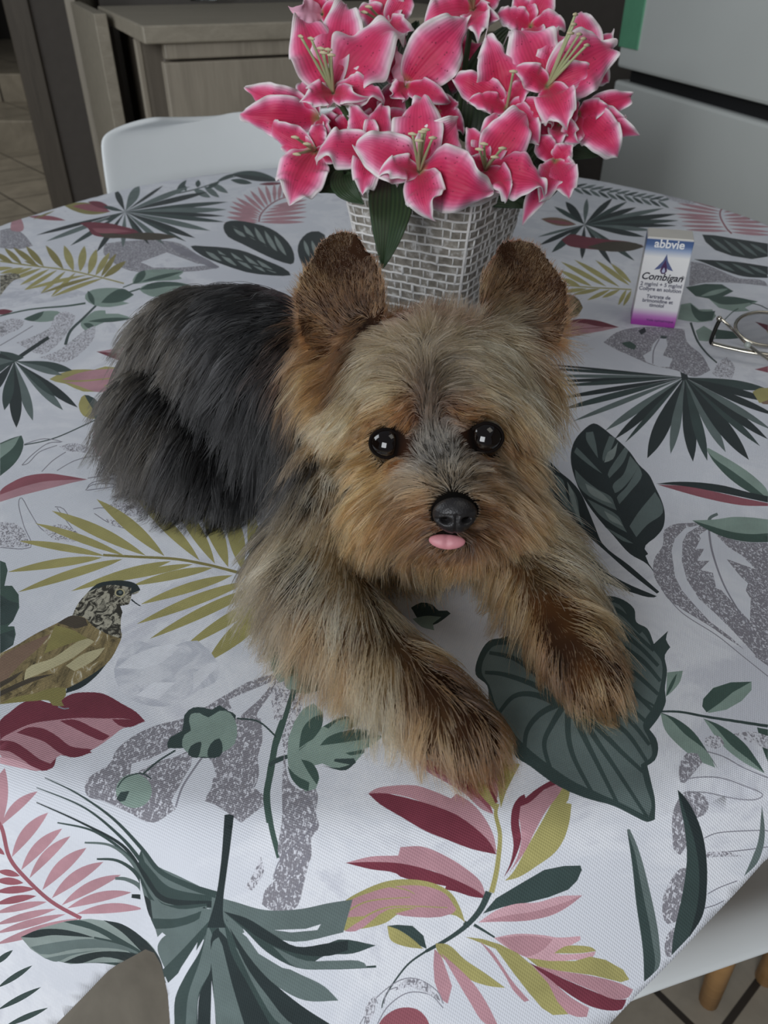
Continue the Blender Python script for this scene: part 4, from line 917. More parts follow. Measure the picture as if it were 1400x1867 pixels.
VR, FR = [], []
def addtube(path, rad, seg=6, closed=False):
    v, f = tube_data(path, rad, seg, closed); b = len(VR); VR.extend(v); FR.extend([tuple(i+b for i in q) for q in f])
NR = 15; rr = random.Random(3); rowz = [(.02+.965*i/NR) for i in range(NR+1)]
for i, h in enumerate(rowz):
    addtube([pot_corner(4*k/96, min(1, max(0, h+rr.uniform(-.004, .004))), .0004) for k in range(96)], .0009 if 0 < i < NR else .0022, 6, True)
for i in range(NR):
    k = rr.uniform(0, .1)
    while k < 4:
        n = 3 if rr.random() < .25 else 1
        wd = rr.uniform(.0004, .0009)*(1.5 if n == 3 else 1)
        addtube([pot_corner(k % 4, rowz[i], .0002), pot_corner(k % 4, (rowz[i]+rowz[i+1])/2, .0006), pot_corner(k % 4, rowz[i+1], .0002)], wd, 5)
        k += rr.uniform(.06, .17)
for c in range(4):
    addtube([pot_corner(c+.0001, h, .0003) for h in (0, .25, .5, .75, 1)], .0012, 6)
o = from_py('weave', VR, FR, M_potrib); keep(o, pot)
M_soil = plain('florist_foam', (40, 46, 34), .95, bump=.5)
box_o = box('foam', (-.036, -.036, .05), (.036, .036, .088), M_soil, None, .004, Matrix.Translation(PCN) @ Matrix.Rotation(-PA, 4, 'Z')); keep(box_o, pot)

# ------------------------------------------------------------------ lilies
def petal_mat():
    t = NT('lily_petal'); uv = t.n('ShaderNodeUVMap'); uv.uv_map = 'UVMap'
    sp = t.n('ShaderNodeSeparateXYZ'); t.l(uv.outputs[0], sp.inputs[0])
    def m(op, a, b=None, c=None):
        q = t.n('ShaderNodeMath', operation=op)
        for i, x in enumerate((a, b, c)):
            if x is None: continue
            if hasattr(x, 'links'): t.l(x, q.inputs[i])
            else: q.inputs[i].default_value = x
        return q.outputs[0]
    nz = t.noise(60, 4, .6, t.coord(), .4)
    e = m('ABSOLUTE', m('MULTIPLY_ADD', sp.outputs[0], 2, -1))        # 0 midrib, 1 edge
    v = sp.outputs[1]
    edge = m('ADD', m('MULTIPLY', m('POWER', e, 2.2), .95), m('MULTIPLY', m('POWER', v, 3.2), .72))
    nz2 = t.noise(14, 2, .5, t.coord())
    edge = m('ADD', edge, m('MULTIPLY_ADD', nz.outputs[0], .34, -.17)); edge = m('ADD', edge, m('MULTIPLY_ADD', nz2.outputs[0], .7, -.32))
    pink = t.ramp([(.0, srgb((190, 26, 72))), (.26, srgb((206, 48, 98))), (.50, srgb((218, 100, 142))), (.74, srgb((230, 176, 198))), (.95, srgb((230, 220, 220)))], edge)
    vein = t.n('ShaderNodeTexWave', wave_type='BANDS', bands_direction='X'); vein.inputs['Scale'].default_value = 4.5; vein.inputs['Distortion'].default_value = 1.5
    t.l(uv.outputs[0], vein.inputs[0])
    mul = t.n('ShaderNodeMix', data_type='RGBA', blend_type='MULTIPLY'); mul.inputs[0].default_value = .10
    t.l(pink.outputs[0], mul.inputs[6]); t.l(vein.outputs[0], mul.inputs[7])
    # dark freckles on the inner half
    vo = t.n('ShaderNodeTexVoronoi'); vo.inputs['Scale'].default_value = 1.0
    mp = t.n('ShaderNodeMapping'); mp.inputs['Scale'].default_value = (13, 20, 1); t.l(uv.outputs[0], mp.inputs[0]); t.l(mp.outputs[0], vo.inputs[0])
    dot = m('LESS_THAN', vo.outputs[0], .20); zone = m('MULTIPLY', m('LESS_THAN', v, .60), m('LESS_THAN', e, .72))
    rn = m('GREATER_THAN', nz.outputs[0], .47)
    mx = t.n('ShaderNodeMix', data_type='RGBA'); t.l(m('MULTIPLY', m('MULTIPLY', dot, zone), m('MULTIPLY', rn, .75)), mx.inputs[0]); t.l(mul.outputs[2], mx.inputs[6]); mx.inputs[7].default_value = srgb((110, 16, 48))
    # green throat
    th_ = t.ramp([(.0, (1, 1, 1)), (.10, (0, 0, 0))], v); gx = t.n('ShaderNodeMix', data_type='RGBA'); t.l(th_.outputs[0], gx.inputs[0]); t.l(mx.outputs[2], gx.inputs[6]); gx.inputs[7].default_value = srgb((132, 146, 86))
    geo = t.n('ShaderNodeNewGeometry'); bk = t.n('ShaderNodeMix', data_type='RGBA'); bk.inputs[0].default_value = 0
    t.l(gx.outputs[2], t.b.inputs['Base Color']); t.b.inputs['Roughness'].default_value = .62
    t.b.inputs['Subsurface Weight'].default_value = .0; t.b.inputs['Sheen Weight'].default_value = .15
    t.bump(vein.outputs[1], .22, .0006); return t.m
M_petal = [petal_mat(), plain('petal_back', (226, 170, 190), .65, var=.16, scale=60)]
M_stamen = plain('stamen_green', (168, 176, 132), .55); M_anther = plain('anther_cream', (196, 184, 150), .7)
M_stemg = plain('stem_green', (62, 82, 48), .6); M_leafg = NT('lily_leaf'); 
_uv = M_leafg.n('ShaderNodeUVMap'); _uv.uv_map = 'UVMap'; _w = M_leafg.n('ShaderNodeTexWave', wave_type='BANDS', bands_direction='X'); _w.inputs['Scale'].default_value = 3.2; M_leafg.l(_uv.outputs[0], _w.inputs[0])
_r = M_leafg.ramp([(0, srgb((38, 56, 36))), (1, srgb((52, 72, 44)))], _w.outputs[1]); M_leafg.l(_r.outputs[0], M_leafg.b.inputs['Base Color']); M_leafg.b.inputs['Roughness'].default_value = .42; M_leafg.bump(_w.outputs[1], .3, .0006); M_leafg = M_leafg.m
def blade(name, C0, mid, tip, W, face, mat, parent, wave=.12, seed=0, fat=.75, cup=.18, NU=15, NV=31, curl=.0, thick=.0006, sharp=.85):
    """a petal or leaf: quadratic midrib, width W, faces 'face', wavy edges, tip curled back"""
    rr = random.Random(seed); C0, mid, tip = Vector(C0), Vector(mid), Vector(tip); V, Fc, UV = [], [], []
    ph, fq, p2, f2, tw = rr.uniform(0, 6), rr.uniform(1.6, 2.6), rr.uniform(0, 6), rr.uniform(4, 6), rr.uniform(-.5, .5)*min(1, wave*5); L = (tip-C0).length
    rr_side = rr.choice((-1, 1)); vc = rr.uniform(.45, .8)
    for j in range(NV):
        v = j/(NV-1); p = C0*(1-v)**2+mid*(2*v*(1-v))+tip*v*v; d = ((mid-C0)*(1-v)+(tip-mid)*v).normalized()
        n_ = (face-d*face.dot(d)); n_ = n_.normalized() if n_.length > 1e-4 else d.orthogonal().normalized(); s = d.cross(n_); ang = tw*v*1.3; n_, s = n_*math.cos(ang)+s*math.sin(ang), s*math.cos(ang)-n_*math.sin(ang)
        wv = W*max(0, math.sin(PI*min(1, v**fat*.985+.012)))**sharp
        wv = max(wv, W*.16*(1-v))
        for i in range(NU):
            u = -1+2*i/(NU-1)
            off = cup*W*u*u*(1-.7*v) - curl*L*max(0, v-.62)**2*5*(1) + wave*W*abs(u)**1.7*(math.sin(ph+fq*2*PI*v+(1.9 if u > 0 else 0))+.38*math.sin(p2+f2*2*PI*v+(2.6 if u > 0 else 0)))*min(1, v*3)
            off -= wave*1.3*W*max(0, abs(u)-.62)**1.4*(1 if rr_side*u > 0 else .3)*4*math.exp(-((v-vc)/.28)**2)
            off -= .05*W*math.exp(-(u/.12)**2)
            V.append(p + s*(u*wv) + n_*off); UV.append(((u+1)/2, v))
    for j in range(NV-1):
        for i in range(NU-1): a = j*NU+i; Fc.append((a, a+1, a+NU+1, a+NU))
    me = bpy.data.meshes.new(name); me.from_pydata([tuple(p) for p in V], [], Fc); me.update()
    ul = me.uv_layers.new(name='UVMap'); ul.data.foreach_set('uv', [c for l in me.loops for c in UV[l.vertex_index]])
    o = link(name, me, mat); sd = o.modifiers.new('thick', 'SOLIDIFY'); sd.thickness = thick; sd.offset = 0; sd.material_offset = 1 if isinstance(mat, list) else 0; sd.material_offset_rim = 0
    sb = o.modifiers.new('sub', 'SUBSURF'); sb.levels = 0; sb.render_levels = 1
    keep(o, parent); return o
GRP = 'pink lilies arranged in the planter'
def lily(label, c, t, aim, petals, stamens=(), stem=True, W=.285, seed=0):
    C = at(*c, t); a = (at(aim[0], aim[1], t-.05)-C).normalized()   # the way the trumpet opens
    r = empty('lily', tuple(C), label, 'lily', GRP)
    base = C - a*.012
    for k, p in enumerate(petals):
        x, y = p[0], p[1]; dt = p[2] if len(p) > 2 else 0.0; wf = p[3] if len(p) > 3 else 1.0; cv = p[4] if len(p) > 4 else .25
        tip = at(x, y, t+dt); L = (tip-base).length
        mid = base.lerp(tip, .5) + a*(.30*L)
        blade('petal', base, mid, tip, W*wf*max(.035, min(L, .06)), a+(mid-(base+tip)/2).normalized()*.3, M_petal if len(p) < 6 else M_petal[::-1], r, wave=.32, sharp=1.05, seed=seed*10+k, curl=cv*1.2)
    for k, (x, y) in enumerate(stamens):
        tip = at(x, y, t-.028); mid = (base.lerp(tip, .5)+a*.004)
        P_ = [base*(1-v)**2+mid*(2*v*(1-v))+tip*v*v for v in [i/8 for i in range(9)]]
        o = tube('stamen', P_, [.0011]*5+[.0009]*4, M_stamen, seg=7); keep(o, r)
        d = (P_[-1]-P_[-2]).cross(Vector((0, 0, 1))).normalized()
        an = tube('anther', [tip-d*.0028+Vector((0, 0, -.0004)), tip, tip+d*.0028], [.0006, .0012, .0006], M_anther, seg=7); an.parent = o; an.matrix_parent_inverse = o.matrix_parent_inverse.copy() if False else Matrix.Identity(4)
    if stem:
        foot = PCN + Vector(((C.x-PCN.x)*.35, (C.y-PCN.y)*.35, .07)); m2 = base.lerp(foot, .5)+Vector((0, .012, .01))
        P_ = [base*(1-v)**2+m2*(2*v*(1-v))+foot*v*v for v in [i/10 for i in range(11)]]
        o = tube('stem', P_, .0022, M_stemg, seg=8); keep(o, r)
    return r
LIL = [
 ('large freckled pink lily at the upper left of the bouquet, long pale stamens', (606,162), .545, (596,118), [(546,18,.012,1.25,.1),(632,-12,.02,1.15,.1),(735,22,.004,1.25,.25),(708,168,-.004,.95,.3),(556,182,-.012,.95,.35),(650,182,-.016,.7,.5)], [(548,66),(567,70),(585,88),(590,96),(598,90),(604,100)]),
 ('pink lily reaching furthest left, white tipped petals beside the white chair', (572,214), .565, (520,200), [(438,160,.0,.8,.1),(431,212,-.002,.85,.1),(505,228,.01,.8,.2),(540,140,.02,.8,.2),(600,246,-.01,.7,.3)], []),
 ('pink lily hanging at the lower left, one broad petal pointing down', (566,272), .55, (520,262), [(530,374,-.008,1.25,.12),(478,222,.01,.8,.3),(588,216,.004,.8,.3),(628,296,.0,.6,.3),(505,262,.012,.9,.2)], [(538,250),(541,281),(560,262)]),
 ('pink lily low on the left of the centre, its left petal edge rolled white', (680,272), .535, (668,250), [(566,266,-.008,1.0,.4),(636,184,.008,.95,.1),(702,178,.012,.95,.2),(657,352,-.008,.95,.2),(730,330,-.006,.8,.3),(628,304,.004,.7,.3)], []),
 ('fully open pink lily facing forward at the front centre of the bouquet', (764,306), .52, (764,270), [(634,256,-.006,1.1,.3),(760,150,.010,1.05,.3),(846,214,.008,1.2,.15),(902,366,-.006,1.25,.3),(780,402,-.010,1.1,.2),(692,300,-.014,.8,.6)], [(752,244),(764,256),(776,236),(789,251),(770,240)]),
 ('pink lily right of the front centre with short curled cream stamens', (886,303), .53, (893,272), [(850,222,.008,.85,.2),(905,196,.012,1.05,.1),(970,190,.004,1.1,.2),(1010,338,-.004,1.15,.3),(934,352,-.010,.95,.3),(858,286,-.004,.6,.4)], [(882,262),(916,270),(902,286),(874,272)]),
 ('large pink lily at the upper right with a long spray of green stamens', (1000,150), .54, (1014,112), [(938,26,.012,1.2,.3),(1028,44,.016,1.0,.2),(1140,72,.006,1.25,.25),(1034,230,-.010,1.1,.2),(938,122,-.006,.9,.6),(1094,120,.0,.9,.4)], [(1049,26),(1056,62),(1064,70),(1070,82),(1040,60),(1046,44)]),
 ('pink lily cut by the top of the picture, right of centre', (862,10), .565, (856,-30), [(874,64,-.012,.95,.2),(764,36,-.004,1.1,.3),(926,-30,.0,1.0,.3),(800,-70,.01,1.0,.2),(905,40,-.004,.8,.3)], [(845,-20),(856,-26),(868,-22)]),
 ('pink lily behind the front centre with one long petal slanting up to the right', (744,150), .56, (770,112), [(864,22,-.01,1.2,.15),(722,84,-.006,.85,.1,1),(821,190,-.006,.7,.4),(716,176,-.004,.85,.2),(690,92,.012,1.0,.2)], []),
 ('pink lily deep in the right middle, a tall petal standing straight up', (925,192), .55, (935,150), [(888,56,-.006,1.15,.1),(814,132,.0,.8,.3),(850,178,-.004,.8,.3),(966,138,-.004,.85,.2),(1020,216,-.008,.9,.4),(988,258,-.010,.85,.2)], [(936,130)]),
 ('pink lily at the far right, petals spread towards the refrigerator', (1062,206), .565, (1100,200), [(1134,286,-.006,1.0,.3),(1110,192,-.008,.8,.2),(1148,222,.004,.75,.2),(1168,170,.01,.7,.2),(1028,272,-.006,.85,.3),(1172,252,.012,.6,.1)], []),
 ('pink lily at the lower right, hanging over the planter rim', (1015,292), .55, (1035,285), [(1038,360,-.008,1.05,.2),(984,366,-.004,.9,.2),(1046,330,.008,.9,.3),(970,236,.0,.8,.3),(1044,262,.0,.85,.2),(944,416,.02,.55,.2)], []),
 ('pink lily at the top edge between the two large right lilies', (968,40), .575, (970,-10), [(936,-10,.0,1.0,.2),(1036,42,-.008,1.0,.4),(1010,-30,.0,1.1,.3),(980,84,-.006,.9,.3),(900,20,.0,.9,.3)], []),
 ('pink lily at the top left corner of the bouquet, mostly white petals', (582,20), .59, (560,-10), [(534,24,-.01,.9,.4,1),(556,-20,.0,1.0,.2),(610,-50,.0,1.0,.2),(650,30,.0,1.0,.2)], []),
 ('pink lily at the top edge left of centre, behind the large freckled one', (706,40), .585, (700,-10), [(648,10,.0,1.0,.3),(700,-60,.0,1.2,.2),(745,56,-.01,1.0,.2),(760,-30,.0,1.0,.2),(690,120,.0,.9,.2)], [(664,22),(672,12)]),
 ('small pink lily tucked below the upper right lily', (1020,225), .56, (1030,205), [(1060,180,.0,.8,.3),(990,200,.0,.8,.3),(975,250,.0,.8,.3),(1050,262,-.004,.9,.3),(1015,262,-.006,.8,.3)], []),
 ('pink lily half hidden between the two left lilies', (618,238), .57, (610,225), [(580,210,.0,.9,.3),(650,215,.0,.9,.2),(600,290,.0,.8,.3),(648,262,.0,.8,.3),(610,190,.004,.9,.2)], []),
 ('pink lily half hidden behind the front centre lily', (800,200), .57, (805,180), [(770,190,.0,.9,.3),(836,186,.0,1.0,.2),(850,240,.0,.9,.3),(790,260,.0,.9,.3)], []),
 ('pink lily in shade at the back centre of the bouquet', (835,120), .62, (835,90), [(790,60,.0,1.2,.2),(880,70,.0,1.2,.2),(800,180,.0,1.1,.2),(880,170,.0,1.1,.2),(840,40,.0,1.1,.2)], []),
 ('pink lily in shade between the left cluster and the front centre', (700,215), .60, (700,180), [(650,160,.0,1.2,.2),(740,140,.0,1.2,.2),(760,230,.0,1.1,.2),(640,240,.0,1.1,.2),(700,290,.0,1.0,.2)], []),
 ('pink lily in shade behind the upper right lily', (1075,120), .60, (1080,90), [(1050,10,.0,1.1,.2),(1068,30,.0,.9,.1),(1110,150,.0,1.1,.2),(1120,50,.0,1.1,.2),(1030,180,.0,1.1,.2)], []),
]
for i, L_ in enumerate(LIL): lily(*L_, seed=i+1)
# foliage
def lf(label, c0, t0, mid, tm, tip, t1, W, face=None, seed=0):
    a, b, c = at(*c0, t0), at(*mid, tm), at(*tip, t1)
    r = empty('lily_leaf', tuple(a), label, 'leaf')
    blade('leaf_blade', a, b, c, W, (face or Vector((0, -1, .3))).normalized(), M_leafg, r, wave=.05, seed=seed, fat=.62, cup=.35, curl=0, thick=.0008, sharp=.8)
lf('broad dark green leaf hanging down the front of the planter', (712,328), .555, (716,385), .525, (697,490), .530, .0158)
lf('dark leaf folded against the planter left of the broad hanging one', (628,318), .56, (618,340), .545, (664,372), .54, .010, seed=2)
lf('round dark leaf beside the chair at the lower left of the bouquet', (648,322), .57, (610,318), .56, (582,352), .56, .014, seed=3)
lf('dark leaf under the front centre lily', (700,340), .57, (760,330), .55, (820,372), .55, .014, seed=4)
lf('dark leaf in the shade under the right front lily', (850,330), .58, (900,340), .57, (960,378), .58, .014, seed=5)
lf('dull olive leaf behind the top centre lilies', (880,20), .60, (860,50), .59, (868,78), .59, .010, seed=6)
lf('dark leaf at the right of the bouquet near the refrigerator', (1010,250), .60, (1040,270), .59, (1090,284), .60, .010, seed=7)
WH = ('rising behind the front centre lily', 'rising right of the front centre', 'leaning to the upper left', 'leaning to the upper right', 'tallest on the right', 'tallest in the middle', 'pointing at the refrigerator', 'pointing at the white chair', 'above the planter rim on the right')
for k, (a, b, c) in enumerate((((800,250),(780,190),(800,120)), ((850,260),(880,190),(850,110)), ((760,250),(700,200),(660,120)), ((900,240),(960,170),(1000,90)), ((860,200),(900,100),(960,30)), ((760,200),(730,110),(760,40)), ((900,260),(980,250),(1050,230)), ((740,260),(650,250),(600,230)), ((980,300),(1000,340),(930,350)))):
    lf('dark green leaf in the shade inside the bouquet, '+WH[k], a, .62, b, .605, c, .62, .018, seed=20+k)

# ------------------------------------------------------------------ carton of eye drops
bl, br_ = onz(1149, 591), onz(1229, 599); ux = (br_-bl); CW = ux.length; ux.normalize(); uy = Vector((-ux.y, ux.x, 0))
def z_at(x, y, P):   # height of photo row y above ground point P
    r = ray(x, y); return CAM_Z + r.z*(P.y/r.y)
CH = z_at(1183, 433, bl)-TABLE_Z; CD = .026
MB_ = Matrix.Translation(bl) @ Matrix(((ux.x, uy.x, 0, 0), (ux.y, uy.y, 0, 0), (0, 0, 1, 0), (0, 0, 0, 1)))
def carton_mat():
    t = NT('carton_print'); tc = t.n('ShaderNodeTexCoord'); sp = t.n('ShaderNodeSeparateXYZ'); t.l(tc.outputs['Generated'], sp.inputs[0])
    r = t.ramp([(0, srgb((150, 50, 150))), (.055, srgb((164, 66, 162))), (.12, srgb((196, 130, 196))), (.21, srgb((232, 230, 232))), (.80, srgb((234, 233, 230))), (.88, srgb((150, 168, 198))), (.93, srgb((78, 104, 150))), (.985, srgb((62, 88, 134))), (1.0, srgb((226, 224, 218)))], sp.outputs[2])
    t.l(r.outputs[0], t.b.inputs['Base Color']); t.b.inputs['Roughness'].default_value = .38; return t.m
M_card = plain('white_card', (214, 211, 202), .6)
crt = empty('medicine_carton', tuple(bl), 'small white eye drop carton with blue top band and purple foot, right of the dog', 'box')
o = box('carton_body', (0, 0, 0), (CW, CD, CH), carton_mat(), None, .0006, MB_); keep(o, crt)
o = box('top_flap', (.0006, .0006, CH), (CW-.0006, CD-.0006, CH+.0007), M_card, None, .0003, MB_); keep(o, crt)
def text(name, s, x, z, size, mat, shear=0, bold=0, align='CENTER', y=-.00025):
    c = bpy.data.curves.new(name, 'FONT'); c.body = s; c.size = size; c.align_x = align; c.extrude = .00006; c.shear = shear; c.offset = bold
    q = bpy.data.objects.new('tmp', c); COL.objects.link(q); dg = bpy.context.evaluated_depsgraph_get()
    me = bpy.data.meshes.new_from_object(q.evaluated_get(dg)); bpy.data.objects.remove(q); me.name = name
    me.transform(MB_ @ Matrix.Translation((x, y, z)) @ Matrix.Rotation(PI/2, 4, 'X'))
    o = link(name, me, mat, smooth=False); keep(o, crt); return o
M_inkd = plain('print_black', (34, 34, 46), .5); M_inkb = plain('print_slate', (96, 96, 112), .5); M_inkw = plain('print_white', (236, 236, 236), .5); M_inkv = plain('print_violet', (74, 36, 96), .5)
m_ = CW/2
text('lettering', 'abbvie', m_, CH*.905, .0088, M_inkw, bold=.0002)
text('lettering', 'Combigan', m_-.0006, CH*.545, .0078, M_inkd, shear=.25, bold=.00014)
text('lettering', '®', CW-.0025, CH*.575, .0036, M_inkd)
text('lettering', '2 mg/ml + 5 mg/ml', m_, CH*.475, .0042, M_inkb, bold=.0001)
text('lettering', 'Collyre en solution', m_, CH*.420, .0042, M_inkb, bold=.0001)
text('lettering', 'Tartrate de', m_, CH*.335, .0040, M_inkb, bold=.0001)
text('lettering', 'brimonidine et', m_, CH*.285, .0040, M_inkb, bold=.0001)
text('lettering', 'timolol', m_, CH*.235, .0040, M_inkb, bold=.0001)
text('lettering', 'Voie ophtalmique', m_+.005, CH*.062, .0030, M_inkv)
def flatpoly(name, pts, mat, y):
    bm = bmesh.new(); a = [bm.verts.new(MB_ @ Vector((px_, y, pz_))) for px_, pz_ in pts]; b = [bm.verts.new(MB_ @ Vector((px_, y-.0001, pz_))) for px_, pz_ in pts]
    bm.faces.new(a); bm.faces.new(b[::-1])
    for i in range(len(a)): bm.faces.new((a[i], a[(i+1) % len(a)], b[(i+1) % len(a)], b[i]))
    o = from_bm(name, bm, mat, smooth=False); keep(o, crt)
cz = CH*.72; lx = m_-.0005
flatpoly('emblem', [(lx, cz+.0085), (lx-.0018, cz+.003), (lx-.0072, cz-.0045), (lx-.003, cz-.0035), (lx-.0012, cz-.001), (lx+.0012, cz-.001), (lx+.003, cz-.0035), (lx+.0072, cz-.0045), (lx+.0018, cz+.003)], plain('emblem_blue', (88, 98, 140), .4), -.0001)
flatpoly('emblem', [(lx, cz+.004), (lx-.0022, cz-.002), (lx-.0026, cz-.005), (lx-.0012, cz-.0072), (lx+.0012, cz-.0072), (lx+.0026, cz-.005), (lx+.0022, cz-.002)], plain('emblem_violet', (74, 40, 84), .4), -.00025)
flatpoly('emblem', [(lx, cz-.002), (lx-.0013, cz-.0048), (lx-.0007, cz-.0062), (lx+.0007, cz-.0062), (lx+.0013, cz-.0048)], plain('emblem_pale', (190, 196, 220), .4), -.0004)

# ------------------------------------------------------------------ folded spectacles
M_steel = plain('polished_wire', (196, 190, 176), .16, 1.0, var=.02)
M_pad = plain('clear_nose_pad', (150, 156, 150), .2)
M_lens = NT('spectacle_lens'); M_lens.b.inputs['Transmission Weight'].default_value = 1; M_lens.b.inputs['Roughness'].default_value = 0; M_lens.b.inputs['IOR'].default_value = 1.12; M_lens = M_lens.m
g0 = onz(1360, 640); gl = empty('spectacles', (g0.x, g0.y, TABLE_Z), 'silver wire rimmed spectacles lying folded right of the medicine carton', 'spectacles')
def lens_path(cx, cy, lift):
    P = []
    for k in range(40):
        a = 2*PI*k/40; p = onz(cx, cy); P.append(Vector((p.x+.0235*math.cos(a), p.y+.0150*math.sin(a)*(1 if math.sin(a) < 0 else .95), TABLE_Z+.0025+lift*(.5+.5*math.sin(a)))))
    return P
for cx, cy in ((1388, 622), (1520, 634)):
    P = lens_path(cx, cy, .016)
    o = tube('rim', P, .0014, M_steel, closed=True, seg=10); keep(o, gl)
    bm = bmesh.new(); top = [bm.verts.new(p) for p in P]; bm.faces.new(top); r_ = bmesh.ops.solidify(bm, geom=bm.faces[:], thickness=.0012)
    o = from_bm('lens', bm, M_lens, smooth=False); keep(o, gl)
o = tube('bridge', [at(1448, 622, .565), at(1458, 612, .562), at(1468, 624, .565)], .0010, M_steel); keep(o, gl)
T1 = spline([at(1302, 628, .585), at(1296, 622, .588), at(1304, 600, .592), at(1312, 583, .594)], 5)
o = tube('hinge_bar', T1, [.0016]*len(T1), plain('dark_hinge', (52, 52, 50), .3, .8)); keep(o, gl)
o = tube('temple', spline([at(1314, 581, .592), at(1335, 600, .588), at(1365, 630, .572), at(1420, 668, .56)], 6), .0011, M_steel); keep(o, gl)
o = tube('temple', spline([at(1298, 626, .583), at(1330, 634, .578), at(1370, 642, .572), at(1440, 652, .565)], 6), [.0024]*19, M_steel, flat=.6); keep(o, gl)
bm = bmesh.new(); bmesh.ops.create_icosphere(bm, subdivisions=3, radius=.0022, matrix=Matrix.Translation(at(1311, 581, .592))); o = from_bm('hinge_knob', bm, M_steel); keep(o, gl)
bm = bmesh.new(); bmesh.ops.create_icosphere(bm, subdivisions=3, radius=.0026, matrix=Matrix.Translation(at(1363, 629, .572))); o = from_bm('nose_pad', bm, M_pad); keep(o, gl)
# ------------------------------------------------------------------ the dog
dog = empty('dog', (.0, .33, TABLE_Z), 'long haired black and tan terrier with pricked ears lying on the printed cloth', 'dog')
def blob_mesh(chains, ells, vox, extra=None):
    """one skin grown round chains of balls and a few ellipsoids"""
    bm = bmesh.new()
    def ball(c, r, M=None):
        q = bmesh.ops.create_icosphere(bm, subdivisions=3, radius=1)
        for v in q['verts']:
            v.co = (M @ v.co if M else v.co*r) + Vector(c)
    for ch in chains:
        for (a, ra), (b, rb) in zip(ch[:-1], ch[1:]):
            a = Vector(a); b = Vector(b); n = max(2, int((b-a).length/(min(ra, rb)*.22)))
            for i in range(n+1):
                t = i/n; s = t*t*(3-2*t); ball(a.lerp(b, t), ra+(rb-ra)*s)
    for c, rad, rot in ells:
        M = Matrix.Rotation(rot[2], 3, 'Z') @ Matrix.Rotation(rot[1], 3, 'Y') @ Matrix.Rotation(rot[0], 3, 'X') @ Matrix.Diagonal(rad)
        ball(c, 1, M)
    if extra: extra(bm)
    me = bpy.data.meshes.new('tmp'); bm.to_mesh(me); bm.free()
    o = bpy.data.objects.new('tmp', me); COL.objects.link(o)
    rm = o.modifiers.new('r', 'REMESH'); rm.mode = 'VOXEL'; rm.voxel_size = vox; rm.adaptivity = 0
    sm = o.modifiers.new('s', 'SMOOTH'); sm.factor = .5; sm.iterations = 5
    dg = bpy.context.evaluated_depsgraph_get(); ev = o.evaluated_get(dg)
    res = bpy.data.meshes.new_from_object(ev); bpy.data.objects.remove(o); bpy.data.meshes.remove(me)
    return res
NOSE = at(829, 938, .303); EYE_L = at(706, 809, .3265); EYE_R = at(884, 798, .3300)   # settled on the skull below
HEAD = at(788, 722, .350); TONG = at(815, 986, .3105)
def ear(bm, base, tip, side, wid, fwd):
    """thick cupped ear: base centre, tip, half width; fwd is the direction the hollow faces"""
    base = Vector(base); tip = Vector(tip); ax = tip-base; L = ax.length; az = ax.normalized()
    fw = (fwd - az*fwd.dot(az)).normalized(); sx = az.cross(fw).normalized()
    NU, NV = 13, 18; g = []
    for back in (0, 1):
        lay = []
        for j in range(NV):
            v = j/(NV-1); hw = wid*(1-.0*v)*math.sqrt(max(0, 1-max(0, (v-.36)/.64)**2.5))*(.80+.25*math.sin(PI*min(1, v*1.3)))
            row = []
            for i in range(NU):
                u = -1+2*i/(NU-1)
                cup = .30*hw*(u*u) + .004*(1-v)
                p = base + az*(L*(v*1.0)) + sx*(u*hw) + fw*(cup-.004*v-(.0030*(1-.55*abs(u)) if back else 0))
                row.append(bm.verts.new(p))
            lay.append(row)
        g.append(lay)
    for lay in g:
        for j in range(NV-1):
            for i in range(NU-1): bm.faces.new((lay[j][i], lay[j][i+1], lay[j+1][i+1], lay[j+1][i]))
    f, b = g
    for j in range(NV-1):
        bm.faces.new((f[j][0], f[j+1][0], b[j+1][0], b[j][0])); bm.faces.new((f[j][-1], b[j][-1], b[j+1][-1], f[j+1][-1]))
    for i in range(NU-1):
        bm.faces.new((f[0][i], b[0][i], b[0][i+1], f[0][i+1])); bm.faces.new((f[-1][i], f[-1][i+1], b[-1][i+1], b[-1][i]))
toCam = (Vector((0, 0, CAM_Z))-HEAD).normalized()
EARS = [(at(632, 645, .358), at(614, 410, .375), -1, .0208, toCam+Vector((-.08, 0, 0))),
        (at(946, 638, .360), at(952, 424, .377), 1, .0212, toCam+Vector((.12, 0, 0)))]
def ears(bm):
    for a in EARS: ear(bm, *a)
    bmesh.ops.recalc_face_normals(bm, faces=bm.faces)
Z0 = TABLE_Z
